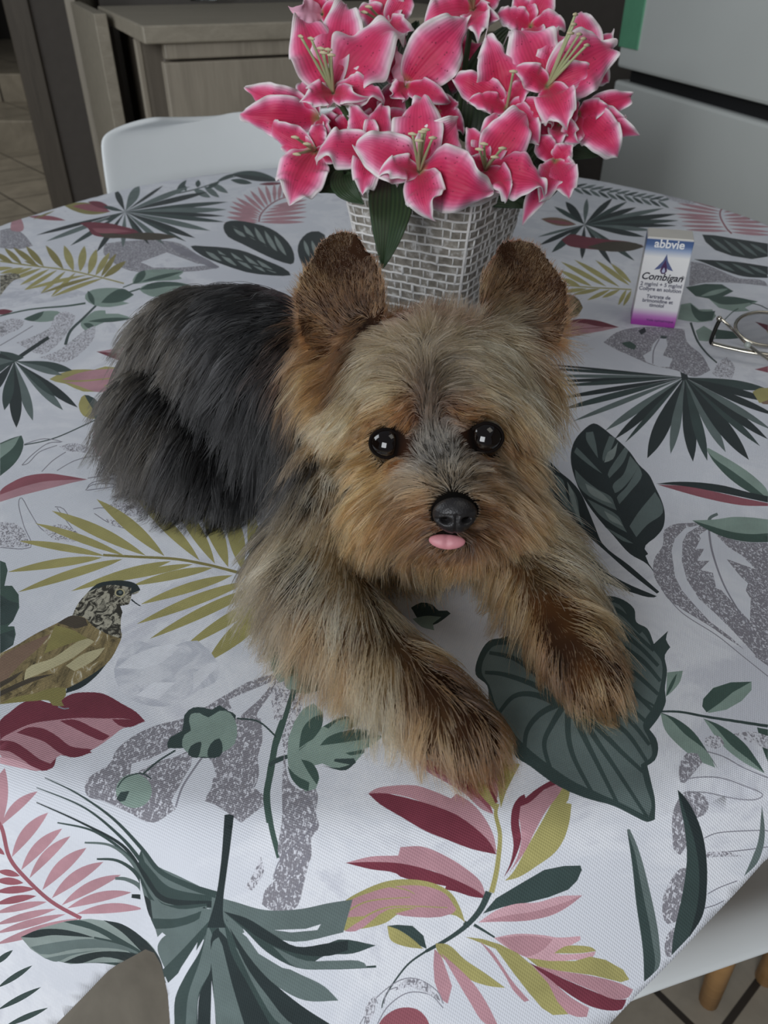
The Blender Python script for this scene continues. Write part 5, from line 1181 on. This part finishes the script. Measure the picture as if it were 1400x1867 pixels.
body_me = blob_mesh([
    [((-.106, .424, Z0+.052), .0445), ((-.075, .405, Z0+.056), .047), ((-.035, .368, Z0+.052), .046), ((.0, .335, Z0+.046), .042), ((.012, .305, Z0+.038), .032)],
    [((-.125, .392, Z0+.034), .033), ((-.105, .362, Z0+.026), .024), ((-.085, .345, Z0+.014), .013)],           # thigh, folded hind leg
    [((-.055, .45, Z0+.036), .034), ((-.03, .43, Z0+.024), .022)],
    [((.0, .345, Z0+.055), .038), ((.02, .332, Z0+.082), .036)],                                                 # neck
    [((-.018, .298, Z0+.044), .029), ((-.032, .268, Z0+.027), .024), ((-.024, .247, Z0+.021), .0195), ((.000, .216, Z0+.016), .0165), ((.020, .193, Z0+.0145), .0150), ((.031, .184, Z0+.013), .0135)],
    [((.038, .316, Z0+.044), .028), ((.060, .292, Z0+.030), .021), ((.070, .272, Z0+.022), .018), ((.077, .243, Z0+.016), .0155), ((.081, .221, Z0+.0145), .0145), ((.084, .211, Z0+.013), .013)],
    [(at(788, 738, .352), .0335), (at(800, 805, .335), .029), (at(818, 868, .322), .0185), (at(826, 915, .311), .0125)],        # skull to muzzle
    [(at(702, 868, .342), .0175), (at(760, 905, .326), .014)], [(at(908, 858, .345), .0165), (at(872, 902, .329), .014)],   # cheeks
    [(at(690, 922, .334), .0125), (at(740, 910, .328), .014)], [(at(928, 908, .338), .0115), (at(890, 905, .331), .013)],
    [(at(815, 965, .322), .0115), (at(808, 940, .335), .017)],                                                   # jaw
    [(at(690, 765, .342), .019), (at(745, 742, .333), .018)], [(at(898, 760, .344), .018), (at(838, 740, .334), .018)],   # brows
    [(at(612, 720, .368), .021), (HEAD, .03)], [(at(645, 880, .352), .014), (at(700, 860, .345), .017)], [(at(965, 715, .368), .014), (HEAD, .03)],
    [(at(680, 668, .362), .0205), (HEAD, .03)], [(at(895, 668, .363), .0205), (HEAD, .03)],
], [], .0016, ears)
M_skin = plain('dog_skin', (74, 52, 40), .8, var=.2)
# dark skin under the black coat
nt = NT('dog_undercoat'); atn = nt.n('ShaderNodeAttribute', attribute_name='coat')
nt.l(atn.outputs['Color'], nt.b.inputs['Base Color']); nt.b.inputs['Roughness'].default_value = .9
nt.b.inputs['Specular IOR Level'].default_value = .1; M_under = nt.m
body = link('body', body_me, M_under); keep(body, dog)
print('DOG BODY', len(body_me.vertices))
bvh = BVHTree.FromPolygons([v.co for v in body_me.vertices], [p.vertices for p in body_me.polygons])

for _e, (x_, y_) in (('L', (706, 809)), ('R', (884, 798))):
    h_ = bvh.ray_cast(Vector((0, 0, CAM_Z)), ray(x_, y_).normalized())[0]; p_ = h_ + ray(x_, y_).normalized()*.0032; print('EYE', _e, p_)
    if _e == 'L': EYE_L = p_
    else: EYE_R = p_
def onskin(x, y):
    r = ray(x, y); h = bvh.ray_cast(Vector((0, 0, CAM_Z)), r.normalized())
    if h[0] is None:
        best = None
        for t in (.29, .31, .33, .35, .37, .39, .41, .43, .45):
            q = bvh.find_nearest(at(x, y, t))
            if best is None or q[3] < best[1]: best = (q[0], q[3], q[1])
        return best[0], best[2]
    return h[0], h[1]
# coat colours: (root, tip pair to vary between)
CO = dict(
    blond=((112, 84, 52), (210, 184, 142)), cream=((160, 132, 92), (240, 220, 184)), gold=((112, 72, 38), (184, 132, 80)),
    orange=((96, 52, 24), (140, 84, 42)), tan=((96, 66, 40), (164, 122, 82)), brown=((76, 46, 26), (132, 88, 54)), umber=((44, 29, 18), (86, 56, 34)),
    silver=((80, 74, 66), (150, 142, 130)), greyb=((62, 52, 40), (136, 118, 94)), dark=((40, 34, 28), (88, 78, 66)),
    black=((7, 7, 8), (24, 25, 27)), steel=((9, 9, 10), (42, 43, 46)), smoke=((16, 15, 14), (64, 60, 54)), mix=((92, 70, 44), (214, 184, 138)))
# comb strokes: x0 y0 x1 y1 length(mm) coat lift
ST = '''
775 625 772 570 13 greyb .3
735 622 715 590 12 greyb .3
820 622 835 590 12 greyb .3
690 630 660 620 15 greyb .2
745 632 690 648 24 blond .2
706 650 642 700 27 blond .2
672 682 628 750 26 blond .2
648 712 612 782 25 blond .25
640 752 600 815 24 blond .2
738 672 698 652 24 greyb .3
725 705 672 706 22 blond .2
700 738 650 760 20 gold .15
742 735 708 762 10 orange .1
752 770 742 798 7 orange .1
690 772 650 790 11 orange .1
668 800 632 822 13 gold .15
762 690 748 630 22 greyb .25
776 720 774 660 18 dark .2
778 752 777 705 14 dark .15
790 690 804 632 22 greyb .25
780 795 779 745 10 dark .1
786 805 768 762 9 silver .1
795 845 778 795 8 silver .12
812 845 828 800 7 silver .1
790 850 740 842 9 silver .2
812 868 800 825 8 greyb .3
840 862 856 830 8 greyb .3
802 888 752 866 13 greyb .35
790 898 712 892 20 tan .3
846 886 892 868 14 greyb .3
862 896 936 884 20 tan .3
760 876 690 868 19 greyb .25
728 842 690 858 11 orange .12
708 858 668 880 14 gold .15
712 892 650 932 26 tan .3
690 920 636 985 29 gold .3
664 890 612 940 26 gold .3
780 915 722 935 22 brown .3
772 940 712 985 26 brown .35
742 960 684 1018 28 tan .35
700 950 652 1015 30 gold .3
660 960 630 1025 28 gold .3
790 965 742 984 14 umber .2
805 978 780 990 5 umber .1
815 1005 805 1020 4 umber .1
848 968 895 984 13 umber .2
872 915 922 930 22 brown .3
880 935 935 960 24 brown .35
900 895 958 915 24 tan .3
925 900 972 955 27 tan .3
940 925 985 985 24 gold .3
905 960 950 990 22 brown .3
865 850 905 842 12 greyb .2
905 850 950 868 18 greyb .2
945 868 980 920 24 tan .25
802 634 862 624 22 blond .2
850 634 922 660 25 blond .2
898 655 958 705 27 blond .2
935 672 980 742 28 blond .25
958 722 988 800 27 blond .25
808 668 846 646 22 greyb .3
838 668 905 696 24 blond .3
875 700 940 745 24 blond .25
815 705 866 702 18 greyb .2
855 735 915 748 16 tan .2
905 748 955 795 20 gold .2
830 752 852 768 9 orange .1
868 764 900 760 8 orange .1
925 800 962 850 17 orange .15
935 842 975 895 22 gold .2
962 800 990 868 25 blond .2
985 760 1000 830 24 tan .2
880 838 915 848 8 orange .1
640 830 592 858 20 gold .2
615 800 575 830 24 gold .25
660 858 610 888 20 gold .2
640 880 585 925 26 cream .3
612 860 566 898 24 cream .35
625 930 592 990 30 gold .3
600 900 580 960 24 cream .35
600 760 556 792 24 blond .3
585 720 534 752 24 gold .3
575 680 518 716 23 gold .3
575 640 512 652 23 brown .3
590 605 530 610 20 brown .3
560 600 516 640 18 brown .3
640 640 585 700 22 umber .25
625 690 588 760 24 umber .2
600 560 565 500 13 brown .12
572 520 540 470 12 gold .15
560 560 528 530 15 brown .2
580 450 560 425 5 brown .1
615 440 612 410 4 tan .1
640 500 636 440 6 brown .08
618 480 612 430 6 brown .08
660 450 672 470 8 brown .15
672 520 680 466 8 brown .12
640 570 610 520 16 umber .2
684 566 694 520 9 brown .15
690 590 702 615 18 brown .3
655 590 620 630 22 umber .3
610 590 580 540 14 brown .15
880 560 896 480 16 brown .2
890 520 915 460 12 tan .2
870 590 865 540 16 greyb .35
920 580 985 548 22 blond .3
900 600 975 582 24 blond .35
950 600 1015 590 22 umber .25
940 540 985 520 9 brown .15
945 500 955 455 5 brown .08
985 480 1005 450 4 tan .08
1000 530 1020 500 5 brown .08
950 450 958 428 4 tan .08
1010 580 1028 560 9 brown .2
960 640 1010 660 20 umber .3
985 620 1024 650 20 brown .3
985 670 1022 716 21 gold .3
980 710 1012 770 22 tan .3
995 650 1028 680 18 brown .3
520 545 455 548 26 black .12
455 548 385 582 26 black .12
392 585 318 640 28 steel .12
330 650 268 728 30 smoke .14
295 720 250 800 34 black .16
282 780 246 850 30 smoke .25
270 640 240 700 26 smoke .2
520 600 450 630 27 black .1
450 620 380 670 28 steel .1
470 580 400 600 27 black .1
400 680 350 760 30 black .1
350 700 300 790 32 steel .12
480 680 430 750 30 black .1
530 640 495 720 28 steel .1
440 760 405 850 34 steel .12
370 780 335 870 34 black .15
320 800 290 880 32 steel .2
400 830 375 915 32 black .22
450 820 430 920 34 black .18
490 780 470 880 34 black .12
520 740 505 830 30 black .12
560 700 545 780 26 steel .15
550 780 545 860 27 smoke .2
580 840 572 915 26 smoke .25
540 860 525 950 30 steel .2
500 880 485 985 34 black .25
600 890 605 950 24 black .2
560 920 540 1000 30 smoke .25
480 960 450 1010 24 black .3
610 960 590 1030 30 mix .3
570 980 530 1060 34 cream .35
540 1030 488 1095 32 smoke .4
555 1070 500 1140 30 smoke .4
600 1020 562 1110 36 cream .3
620 1060 590 1160 38 cream .3
650 1020 635 1110 34 tan .3
690 1020 700 1100 32 tan .3
730 1020 760 1090 28 gold .3
640 1110 612 1210 38 cream .3
580 1120 560 1210 34 tan .35
680 1100 670 1200 36 mix .3
720 1120 745 1190 26 gold .25
700 1170 692 1265 34 mix .28
640 1170 632 1260 32 tan .3
760 1180 800 1215 22 gold .25
750 1210 752 1290 30 tan .28
700 1230 705 1310 30 cream .25
790 1215 850 1245 22 brown .25
800 1250 828 1325 24 brown .25
760 1270 772 1340 24 tan .2
840 1270 880 1330 20 umber .22
850 1310 870 1375 17 brown .22
810 1310 822 1375 17 tan .2
875 1290 905 1345 16 brown .22
780 1320 775 1370 14 tan .15
620 1220 610 1275 24 tan .3
860 1010 842 1080 26 tan .35
900 1010 885 1090 28 gold .3
950 1010 985 1050 26 mix .3
980 1000 1030 1030 26 mix .35
940 1060 925 1140 28 gold .25
985 1060 1040 1100 24 mix .25
900 1070 880 1130 24 tan .3
980 1110 985 1180 24 gold .2
1020 1100 1080 1140 24 gold .22
1000 1150 1020 1220 20 brown .2
1050 1140 1105 1180 20 gold .22
1040 1190 1065 1255 18 brown .22
1080 1180 1118 1225 16 tan .22
1075 1220 1095 1270 14 gold .2
1110 1200 1125 1240 12 brown .22
1020 1210 1025 1250 14 umber .18
960 1150 950 1190 20 brown .2
'''
SP, SD, SL, SC0, SC1, SLF = [], [], [], [], [], []
for ln in ST.strip().splitlines():
    f = ln.split(); x0, y0, x1, y1, L_ = map(float, f[:5]); p, n_ = onskin(x0, y0)
    t = (p-Vector((0, 0, CAM_Z))).dot(_F)
    d = Vector(((x1-x0), 0, 0)) - _U*(y1-y0); d.normalize()
    SP.append(p); SD.append(d); SL.append(L_/1000); a, b = CO[f[5]]
    SC0.append(srgb(a)[:3]); SC1.append(srgb(b)[:3]); SLF.append(float(f[6]))
# the far side and the back of the head, which the photo does not show
for p, d, L_, cc, lf in (((-.02, .42, Z0+.07), (-.5, .3, -.6), .03, 'black', .12), ((-.09, .46, Z0+.05), (-.5, .2, -.8), .032, 'steel', .15), ((.03, .38, Z0+.05), (0, .3, -.9), .03, 'black', .15),
                         ((-.15, .43, Z0+.04), (-.6, .1, -.8), .034, 'smoke', .2), ((.03, .36, Z0+.10), (0, .8, -.5), .024, 'tan', .25), ((.065, .33, Z0+.08), (.4, .5, -.7), .024, 'gold', .3),
                         ((-.02, .37, Z0+.13), (0, 1, .2), .006, 'brown', .1), ((.06, .38, Z0+.13), (0, 1, .2), .006, 'brown', .1)):
    q = bvh.find_nearest(Vector(p)); SP.append(q[0]); SD.append(Vector(d).normalized()); SL.append(L_); a, b = CO[cc]; SC0.append(srgb(a)[:3]); SC1.append(srgb(b)[:3]); SLF.append(lf)
SP, SD = np.array(SP), np.array(SD); SL = np.array(SL); SC0 = np.array(SC0)*.58; SC1 = np.array(SC1)*np.array([.88, .81, .71]); SLF = np.array(SLF)
def field(P, sharp=3.0):
    outs = []
    for i in range(0, len(P), 20000):
        d = np.linalg.norm(P[i:i+20000, None]-SP[None], axis=2)+.0015
        k = np.argpartition(d, 5, 1)[:, :5]; dk = np.take_along_axis(d, k, 1); wk = dk**-sharp; wk /= wk.sum(1, keepdims=True)
        outs.append(((SD[k]*wk[..., None]).sum(1), (SL[k]*wk).sum(1), (SC0[k]*wk[..., None]).sum(1), (SC1[k]*wk[..., None]).sum(1), (SLF[k]*wk).sum(1)))
    D = np.concatenate([o[0] for o in outs]); D /= np.linalg.norm(D, axis=1, keepdims=True)+1e-9
    return D, np.concatenate([o[1] for o in outs]), np.concatenate([o[2] for o in outs]), np.concatenate([o[3] for o in outs]), np.concatenate([o[4] for o in outs])
# skin colour follows the coat
vco = np.array([v.co for v in body_me.vertices]); _, _, c0, c1, _ = field(vco)
for c_, r_ in ((NOSE, .015), (EYE_L, .0150), (EYE_R, .0150)):
    k_ = np.clip((np.linalg.norm(vco-np.array(c_), axis=1)/r_-.6)/.4, .05, 1)[:, None]; c0 = c0*k_
ca_ = body_me.color_attributes.new('coat', 'FLOAT_COLOR', 'POINT')
ca_.data.foreach_set('color', np.concatenate([np.clip(c0*.55, 0, 1), np.ones((len(vco), 1))], 1).ravel())

# ---- roots
body_me.calc_loop_triangles()
tri = np.array([t.vertices for t in body_me.loop_triangles]); A, B, C = vco[tri[:, 0]], vco[tri[:, 1]], vco[tri[:, 2]]
NRM = np.cross(B-A, C-A); AR = np.linalg.norm(NRM, axis=1)/2; NRM /= (2*AR[:, None]+1e-12)
cenT = (A+B+C)/3
vn = np.zeros_like(vco)
for k in range(3): np.add.at(vn, tri[:, k], NRM*AR[:, None])
vn /= np.linalg.norm(vn, axis=1, keepdims=True)+1e-12
def roots(n, seed, wfun):
    r = np.random.default_rng(seed); w_ = AR*wfun(cenT); w_ /= w_.sum(); idx = r.choice(len(tri), n, p=w_)
    u, v = r.random(n), r.random(n); f = u+v > 1; u[f], v[f] = 1-u[f], 1-v[f]
    P = A[idx]+(B-A)[idx]*u[:, None]+(C-A)[idx]*v[:, None]
    N = vn[tri[idx, 0]]*(1-u-v)[:, None]+vn[tri[idx, 1]]*u[:, None]+vn[tri[idx, 2]]*v[:, None]
    return P, N/(np.linalg.norm(N, axis=1, keepdims=True)+1e-12)
eyes = [np.array(EYE_L), np.array(EYE_R)]; nose_p = np.array(NOSE); camp = np.array([0, 0, CAM_Z])
Hc = np.array(HEAD)
def inhead(P): return np.linalg.norm((P-Hc)*np.array([1, 1, 1.0]), axis=1) < .056
headish = lambda P: ((np.linalg.norm(P-Hc, axis=1) < .05) | (np.linalg.norm(P-nose_p, axis=1) < .05) | (P[:, 2] > Z0+.105))
def density(P):
    w_ = np.ones(len(P)); n_ = (P-camp); w_[P[:, 2] < Z0+.004] = .05
    return w_
def visible_bias(P):     # thinner coat where the photo sees nothing (far side)
    return np.where((P[:, 1] > .40) & (P[:, 0] > -.06) & (P[:, 2] < Z0+.08), .35, 1.0)
def grow(n, seed, wfun, steps, lenmul, clump_n, clump, freq, radius, grav=.09, wild=.07, cwild=.13, tone=1.0):
    r = np.random.default_rng(seed); P, N = roots(n, seed, wfun)
    ok = (P[:, 2] > Z0+.002)
    for e in eyes: ok &= np.linalg.norm(P-e, axis=1) > .0078
    ok &= np.linalg.norm((P-nose_p), axis=1) > .0080
    P, N = P[ok], N[ok]; n = len(P)
    D, L_, c0, c1, lf = field(P)
    L_ = L_*lenmul*r.uniform(.7, 1.12, n); fc = np.linalg.norm(P-(Hc+nose_p)/2, axis=1) < .062; L_[fc] *= .84
    # near eyes and nose keep it short
    for e, rr in ((eyes[0], .017), (eyes[1], .017), (nose_p, .016)):
        dd = np.linalg.norm(P-e, axis=1); L_ *= np.clip((dd/rr), .3, 1)
    def path(P, N, L_, lf, ph, jit):
        m = len(P); pts = np.zeros((m, steps, 3)); pts[:, 0] = P-N*.0006; pos = P.copy(); st = (L_/(steps-1))[:, None]
        for s in range(1, steps):
            q = s/(steps-1)
            Dl = field(pos)[0] if s % 2 == 1 else Dl0
            Dl0 = Dl
            T_ = Dl - N*(np.sum(Dl*N, 1, keepdims=True))*(.85*(1-q)); T_ /= np.linalg.norm(T_, axis=1, keepdims=True)+1e-9
            lift = (lf*(1.6-1.75*q))[:, None]
            d = T_ + N*lift + jit*(.35+q) + np.array([0, 0, -grav*q*q])
            # curl
            d += (np.cross(T_, N)*np.sin(ph+freq*q*6)[:, None])*.22*freq*q
            d /= np.linalg.norm(d, axis=1, keepdims=True)+1e-9
            pos = pos + d*st; pos[:, 2] = np.maximum(pos[:, 2], Z0+.0012+.0025*np.abs(jit[:, 0])*4)
            pts[:, s] = pos
        return pts
    kd0 = None; jit = r.normal(0, wild, (n, 3))
    ci = r.choice(n, clump_n, replace=False); kd = __import__('mathutils').kdtree.KDTree(clump_n)
    for i, k in enumerate(ci): kd.insert(P[k], i)
    kd.balance(); own = np.array([kd.find(p)[1] for p in P]); gi = ci[own]
    jit = jit + r.normal(0, cwild, (clump_n, 3))[own]; pts = path(P, N, L_, lf*r.uniform(.6, 1.4, n), r.uniform(0, 6.28, n), jit)
    # clumps
    s_ = (np.linspace(0, 1, steps)**1.2)[None, :, None]; cl = clump*r.uniform(.4, 1.1, n)[:, None, None]
    gp = pts[gi]; near_ok = (np.sum(N*N[gi], 1) > .3)[:, None, None]
    gp = gp + (P-P[gi])[:, None]*.16
    pts = pts*(1-s_*cl*near_ok)+gp*(s_*cl*near_ok)
    # trimmed where the eyes, nose and tongue look out
    cut = np.zeros(n, bool)
    for c, rr in ((EYE_L, .0073), (EYE_R, .0071), (NOSE, .0086), (Vector(TONG), .0052)):
        c = np.array(c); ax = camp-c; ax /= np.linalg.norm(ax); rel = pts-c; al = rel@ax; pr = rel-al[..., None]*ax
        pr[..., 2] *= (1.28 if rr < .0080 else 1.1)
        cut |= ((al > -.002) & (np.linalg.norm(pr, axis=2) < rr)).any(1)
    pts, P, c0, c1, own = pts[~cut], P[~cut], c0[~cut], c1[~cut], own[~cut]; n = len(pts)
    # colour: each tuft keeps its own tone, single hairs vary
    tv = r.uniform(0, 1, clump_n)[own]; v = np.clip(.70*tv**1.7+.34*r.uniform(0, 1, n)+r.normal(0, .10, n)-.06, 0, 1)[:, None]
    br = np.exp(r.normal(0, .22, n)+r.normal(0, .30, clump_n)[own])[:, None]
    col = (c0*(1-v)+c1*v)*br; light = r.random(n) < .08; col[light] = c1[light]*1.25
    return pts, np.clip(col*tone, 0, .95), radius*r.uniform(.7, 1.2, n)
def hair_object(name, sets, mat, parent):
    pts = [s[0] for s in sets]; cv = bpy.data.hair_curves.new(name)
    sizes = np.concatenate([np.full(len(p), p.shape[1]) for p in pts]).astype(int)
    cv.add_curves(sizes.tolist())
    flat = np.concatenate([p.reshape(-1, 3) for p in pts]).astype(np.float32)
    cv.attributes['position'].data.foreach_set('vector', flat.ravel())
    rad = np.concatenate([(s[2][:, None]*(np.array([1, 1]+[1]*0+list(np.linspace(1, .28, s[0].shape[1]-2)))[None])).ravel() for s in sets]).astype(np.float32)
    ra = cv.attributes.get('radius') or cv.attributes.new('radius', 'FLOAT', 'POINT'); ra.data.foreach_set('value', rad)
    col = np.concatenate([np.concatenate([s[1], np.ones((len(s[1]), 1))], 1) for s in sets]).astype(np.float32)
    ca = cv.attributes.new('hair_tone', 'FLOAT_COLOR', 'CURVE'); ca.data.foreach_set('color', col.ravel())
    o = bpy.data.objects.new(name, cv); COL.objects.link(o); cv.materials.append(mat); keep(o, parent); print(name, len(sizes)); return o
def fur_mat(name, rough=.26, radial=.35):
    m = bpy.data.materials.new(name); m.use_nodes = True; t = m.node_tree; t.nodes.remove(t.nodes['Principled BSDF'])
    a = t.nodes.new('ShaderNodeAttribute'); a.attribute_name = 'hair_tone'
    h = t.nodes.new('ShaderNodeBsdfHairPrincipled'); h.parametrization = 'COLOR'
    h.inputs['Roughness'].default_value = rough; h.inputs['Radial Roughness'].default_value = radial
    h.inputs['Coat'].default_value = 0; h.inputs['Random Roughness'].default_value = .2
    t.links.new(a.outputs['Color'], h.inputs['Color']); t.links.new(h.outputs[0], t.nodes['Material Output'].inputs[0]); return m
M_fur = fur_mat('fur_strands')
isear = lambda P: (P[:, 2] > Z0+.103) & (P[:, 1] > .325)
hd = lambda P: headish(P)*1.0*np.where(P[:, 1] > .36, .3, 1)*(~isear(P))
bd = lambda P: (~headish(P))*density(P)*visible_bias(P)
hair_object('head_fur', [grow(4200, 7, hd, 12, 1.25, 1100, .6, .6, .00013, tone=2.2), grow(30000, 1, hd, 10, 1.0, 1900, .80, .5, .00011), grow(15000, 2, hd, 5, .45, 2500, .5, .3, .00012)], M_fur, body)
hair_object('ear_fur', [grow(5000, 8, lambda P: isear(P)*1.0, 6, .75, 700, .4, .2, .0001, wild=.08), grow(22000, 3, lambda P: isear(P)*1.0, 5, .30, 1400, .22, .15, .00009, wild=.05, cwild=.05), grow(500, 6, lambda P: isear(P)*1.0, 7, 1.0, 60, .5, .4, .00009)], M_fur, body)
hair_object('coat_fur', [grow(4000, 9, bd, 12, 1.22, 900, .55, .9, .00013, grav=.4, tone=1.9), grow(44000, 4, bd, 11, 1.0, 2300, .82, .9, .00012, grav=.42), grow(17000, 5, bd, 5, .5, 2500, .5, .3, .00013)], M_fur, body)

# ---- eyes
def eye(c, look, r=.0080):
    c = Vector(c); M_eye = plain('eye_dark', (14, 8, 6), .04, 0, .5, .02, Coat_Weight=.35, Coat_Roughness=.01)
    bm = bmesh.new(); bmesh.ops.create_uvsphere(bm, u_segments=32, v_segments=20, radius=r)
    lk = look.normalized(); R_ = lk.to_track_quat('Z', 'Y').to_matrix()
    for v in bm.verts:
        if v.co.z > r*.55: v.co.z += .0007*((v.co.z/r-.55)/.45)
        v.co = c + R_ @ v.co
    o = from_bm('eye', bm, M_eye); keep(o, body)
    return lk
def eyelid(c, lk, rx, ry, tilt, name='eyelid'):
    c = Vector(c); R_ = lk.to_track_quat('Z', 'Y').to_matrix()
    P = []
    for k in range(28):
        a = 2*PI*k/28; x, y = rx*math.cos(a), ry*math.sin(a)
        if x > 0: y *= 1-.3*(x/rx)
        z = math.sqrt(max(1e-9, .0081**2-(x*x+y*y)*.98))
        P.append(c + R_ @ (Matrix.Rotation(tilt, 3, 'Z') @ Vector((x, y, z))))
    o = tube(name, P, .0007, plain('eye_rim', (16, 11, 9), .95, spec=.1), None, closed=True, seg=8); keep(o, body)
camv = Vector((0, 0, CAM_Z))
for c, tl in ((EYE_L, -.15), (EYE_R, PI+.12)):
    lk = eye(c, (camv-Vector(c)).normalized() + Vector((.06, 0, 0))); eyelid(c, (camv-Vector(c)).normalized(), .0072, .0058, tl)
# ---- nose leather with nostrils
bm = bmesh.new(); bmesh.ops.create_icosphere(bm, subdivisions=5, radius=1)
nf = (camv-Vector(NOSE)).normalized()+Vector((.12, -.1, -.35)); R_ = nf.to_track_quat('Z', 'Y').to_matrix()
for v in bm.verts:
    p = v.co.copy(); x, y, z = p
    wx = .0088*(1+.08*y); wy = .0078*(1-.12*x*x); q = Vector((x*wx, y*wy, z*.0062))
    for sx in (-1, 1):
        d = math.hypot((x-sx*.46)/.21, (y+.10)/.17)
        if z > 0: q.z -= .0042*math.exp(-d**3)
        d2 = math.hypot((x-sx*.80)/.22, (y+.12)/.12)
        if z > -.2: q.z -= .0016*math.exp(-d2*d2)
    if z > 0: q.z -= .0010*math.exp(-(x/.07)**2)*(1 if y < .1 else max(0, 1-(y-.1)/.3))
    if z > 0 and y > .3: q.z += .0005
    v.co = Vector(NOSE) + R_ @ q
nt = NT('nose_leather'); nv = nt.n('ShaderNodeTexVoronoi'); nv.inputs['Scale'].default_value = 1300; nt.l(nt.coord(), nv.inputs['Vector'])
nt.b.inputs['Base Color'].default_value = srgb((30, 28, 29)); nt.b.inputs['Roughness'].default_value = .42; nt.bump(nv.outputs[0], .35, .0003)
o = from_bm('nose', bm, nt.m); keep(o, body)
# ---- tongue tip
bm = bmesh.new(); bmesh.ops.create_icosphere(bm, subdivisions=4, radius=1)
tc_ = TONG; R_ = (camv-tc_).normalized().to_track_quat('Z', 'Y').to_matrix()
for v in bm.verts:
    x, y, z = v.co; v.co = tc_ + R_ @ Vector((x*.0074, y*.0031-.0004*(1-x*x), z*.0022 - .0006*math.exp(-(x/.15)**2)*(z > 0)))
o = from_bm('tongue', bm, plain('tongue_pink', (190, 126, 132), .5, var=.05, scale=300)); keep(o, body)
bpy.context.view_layer.update()
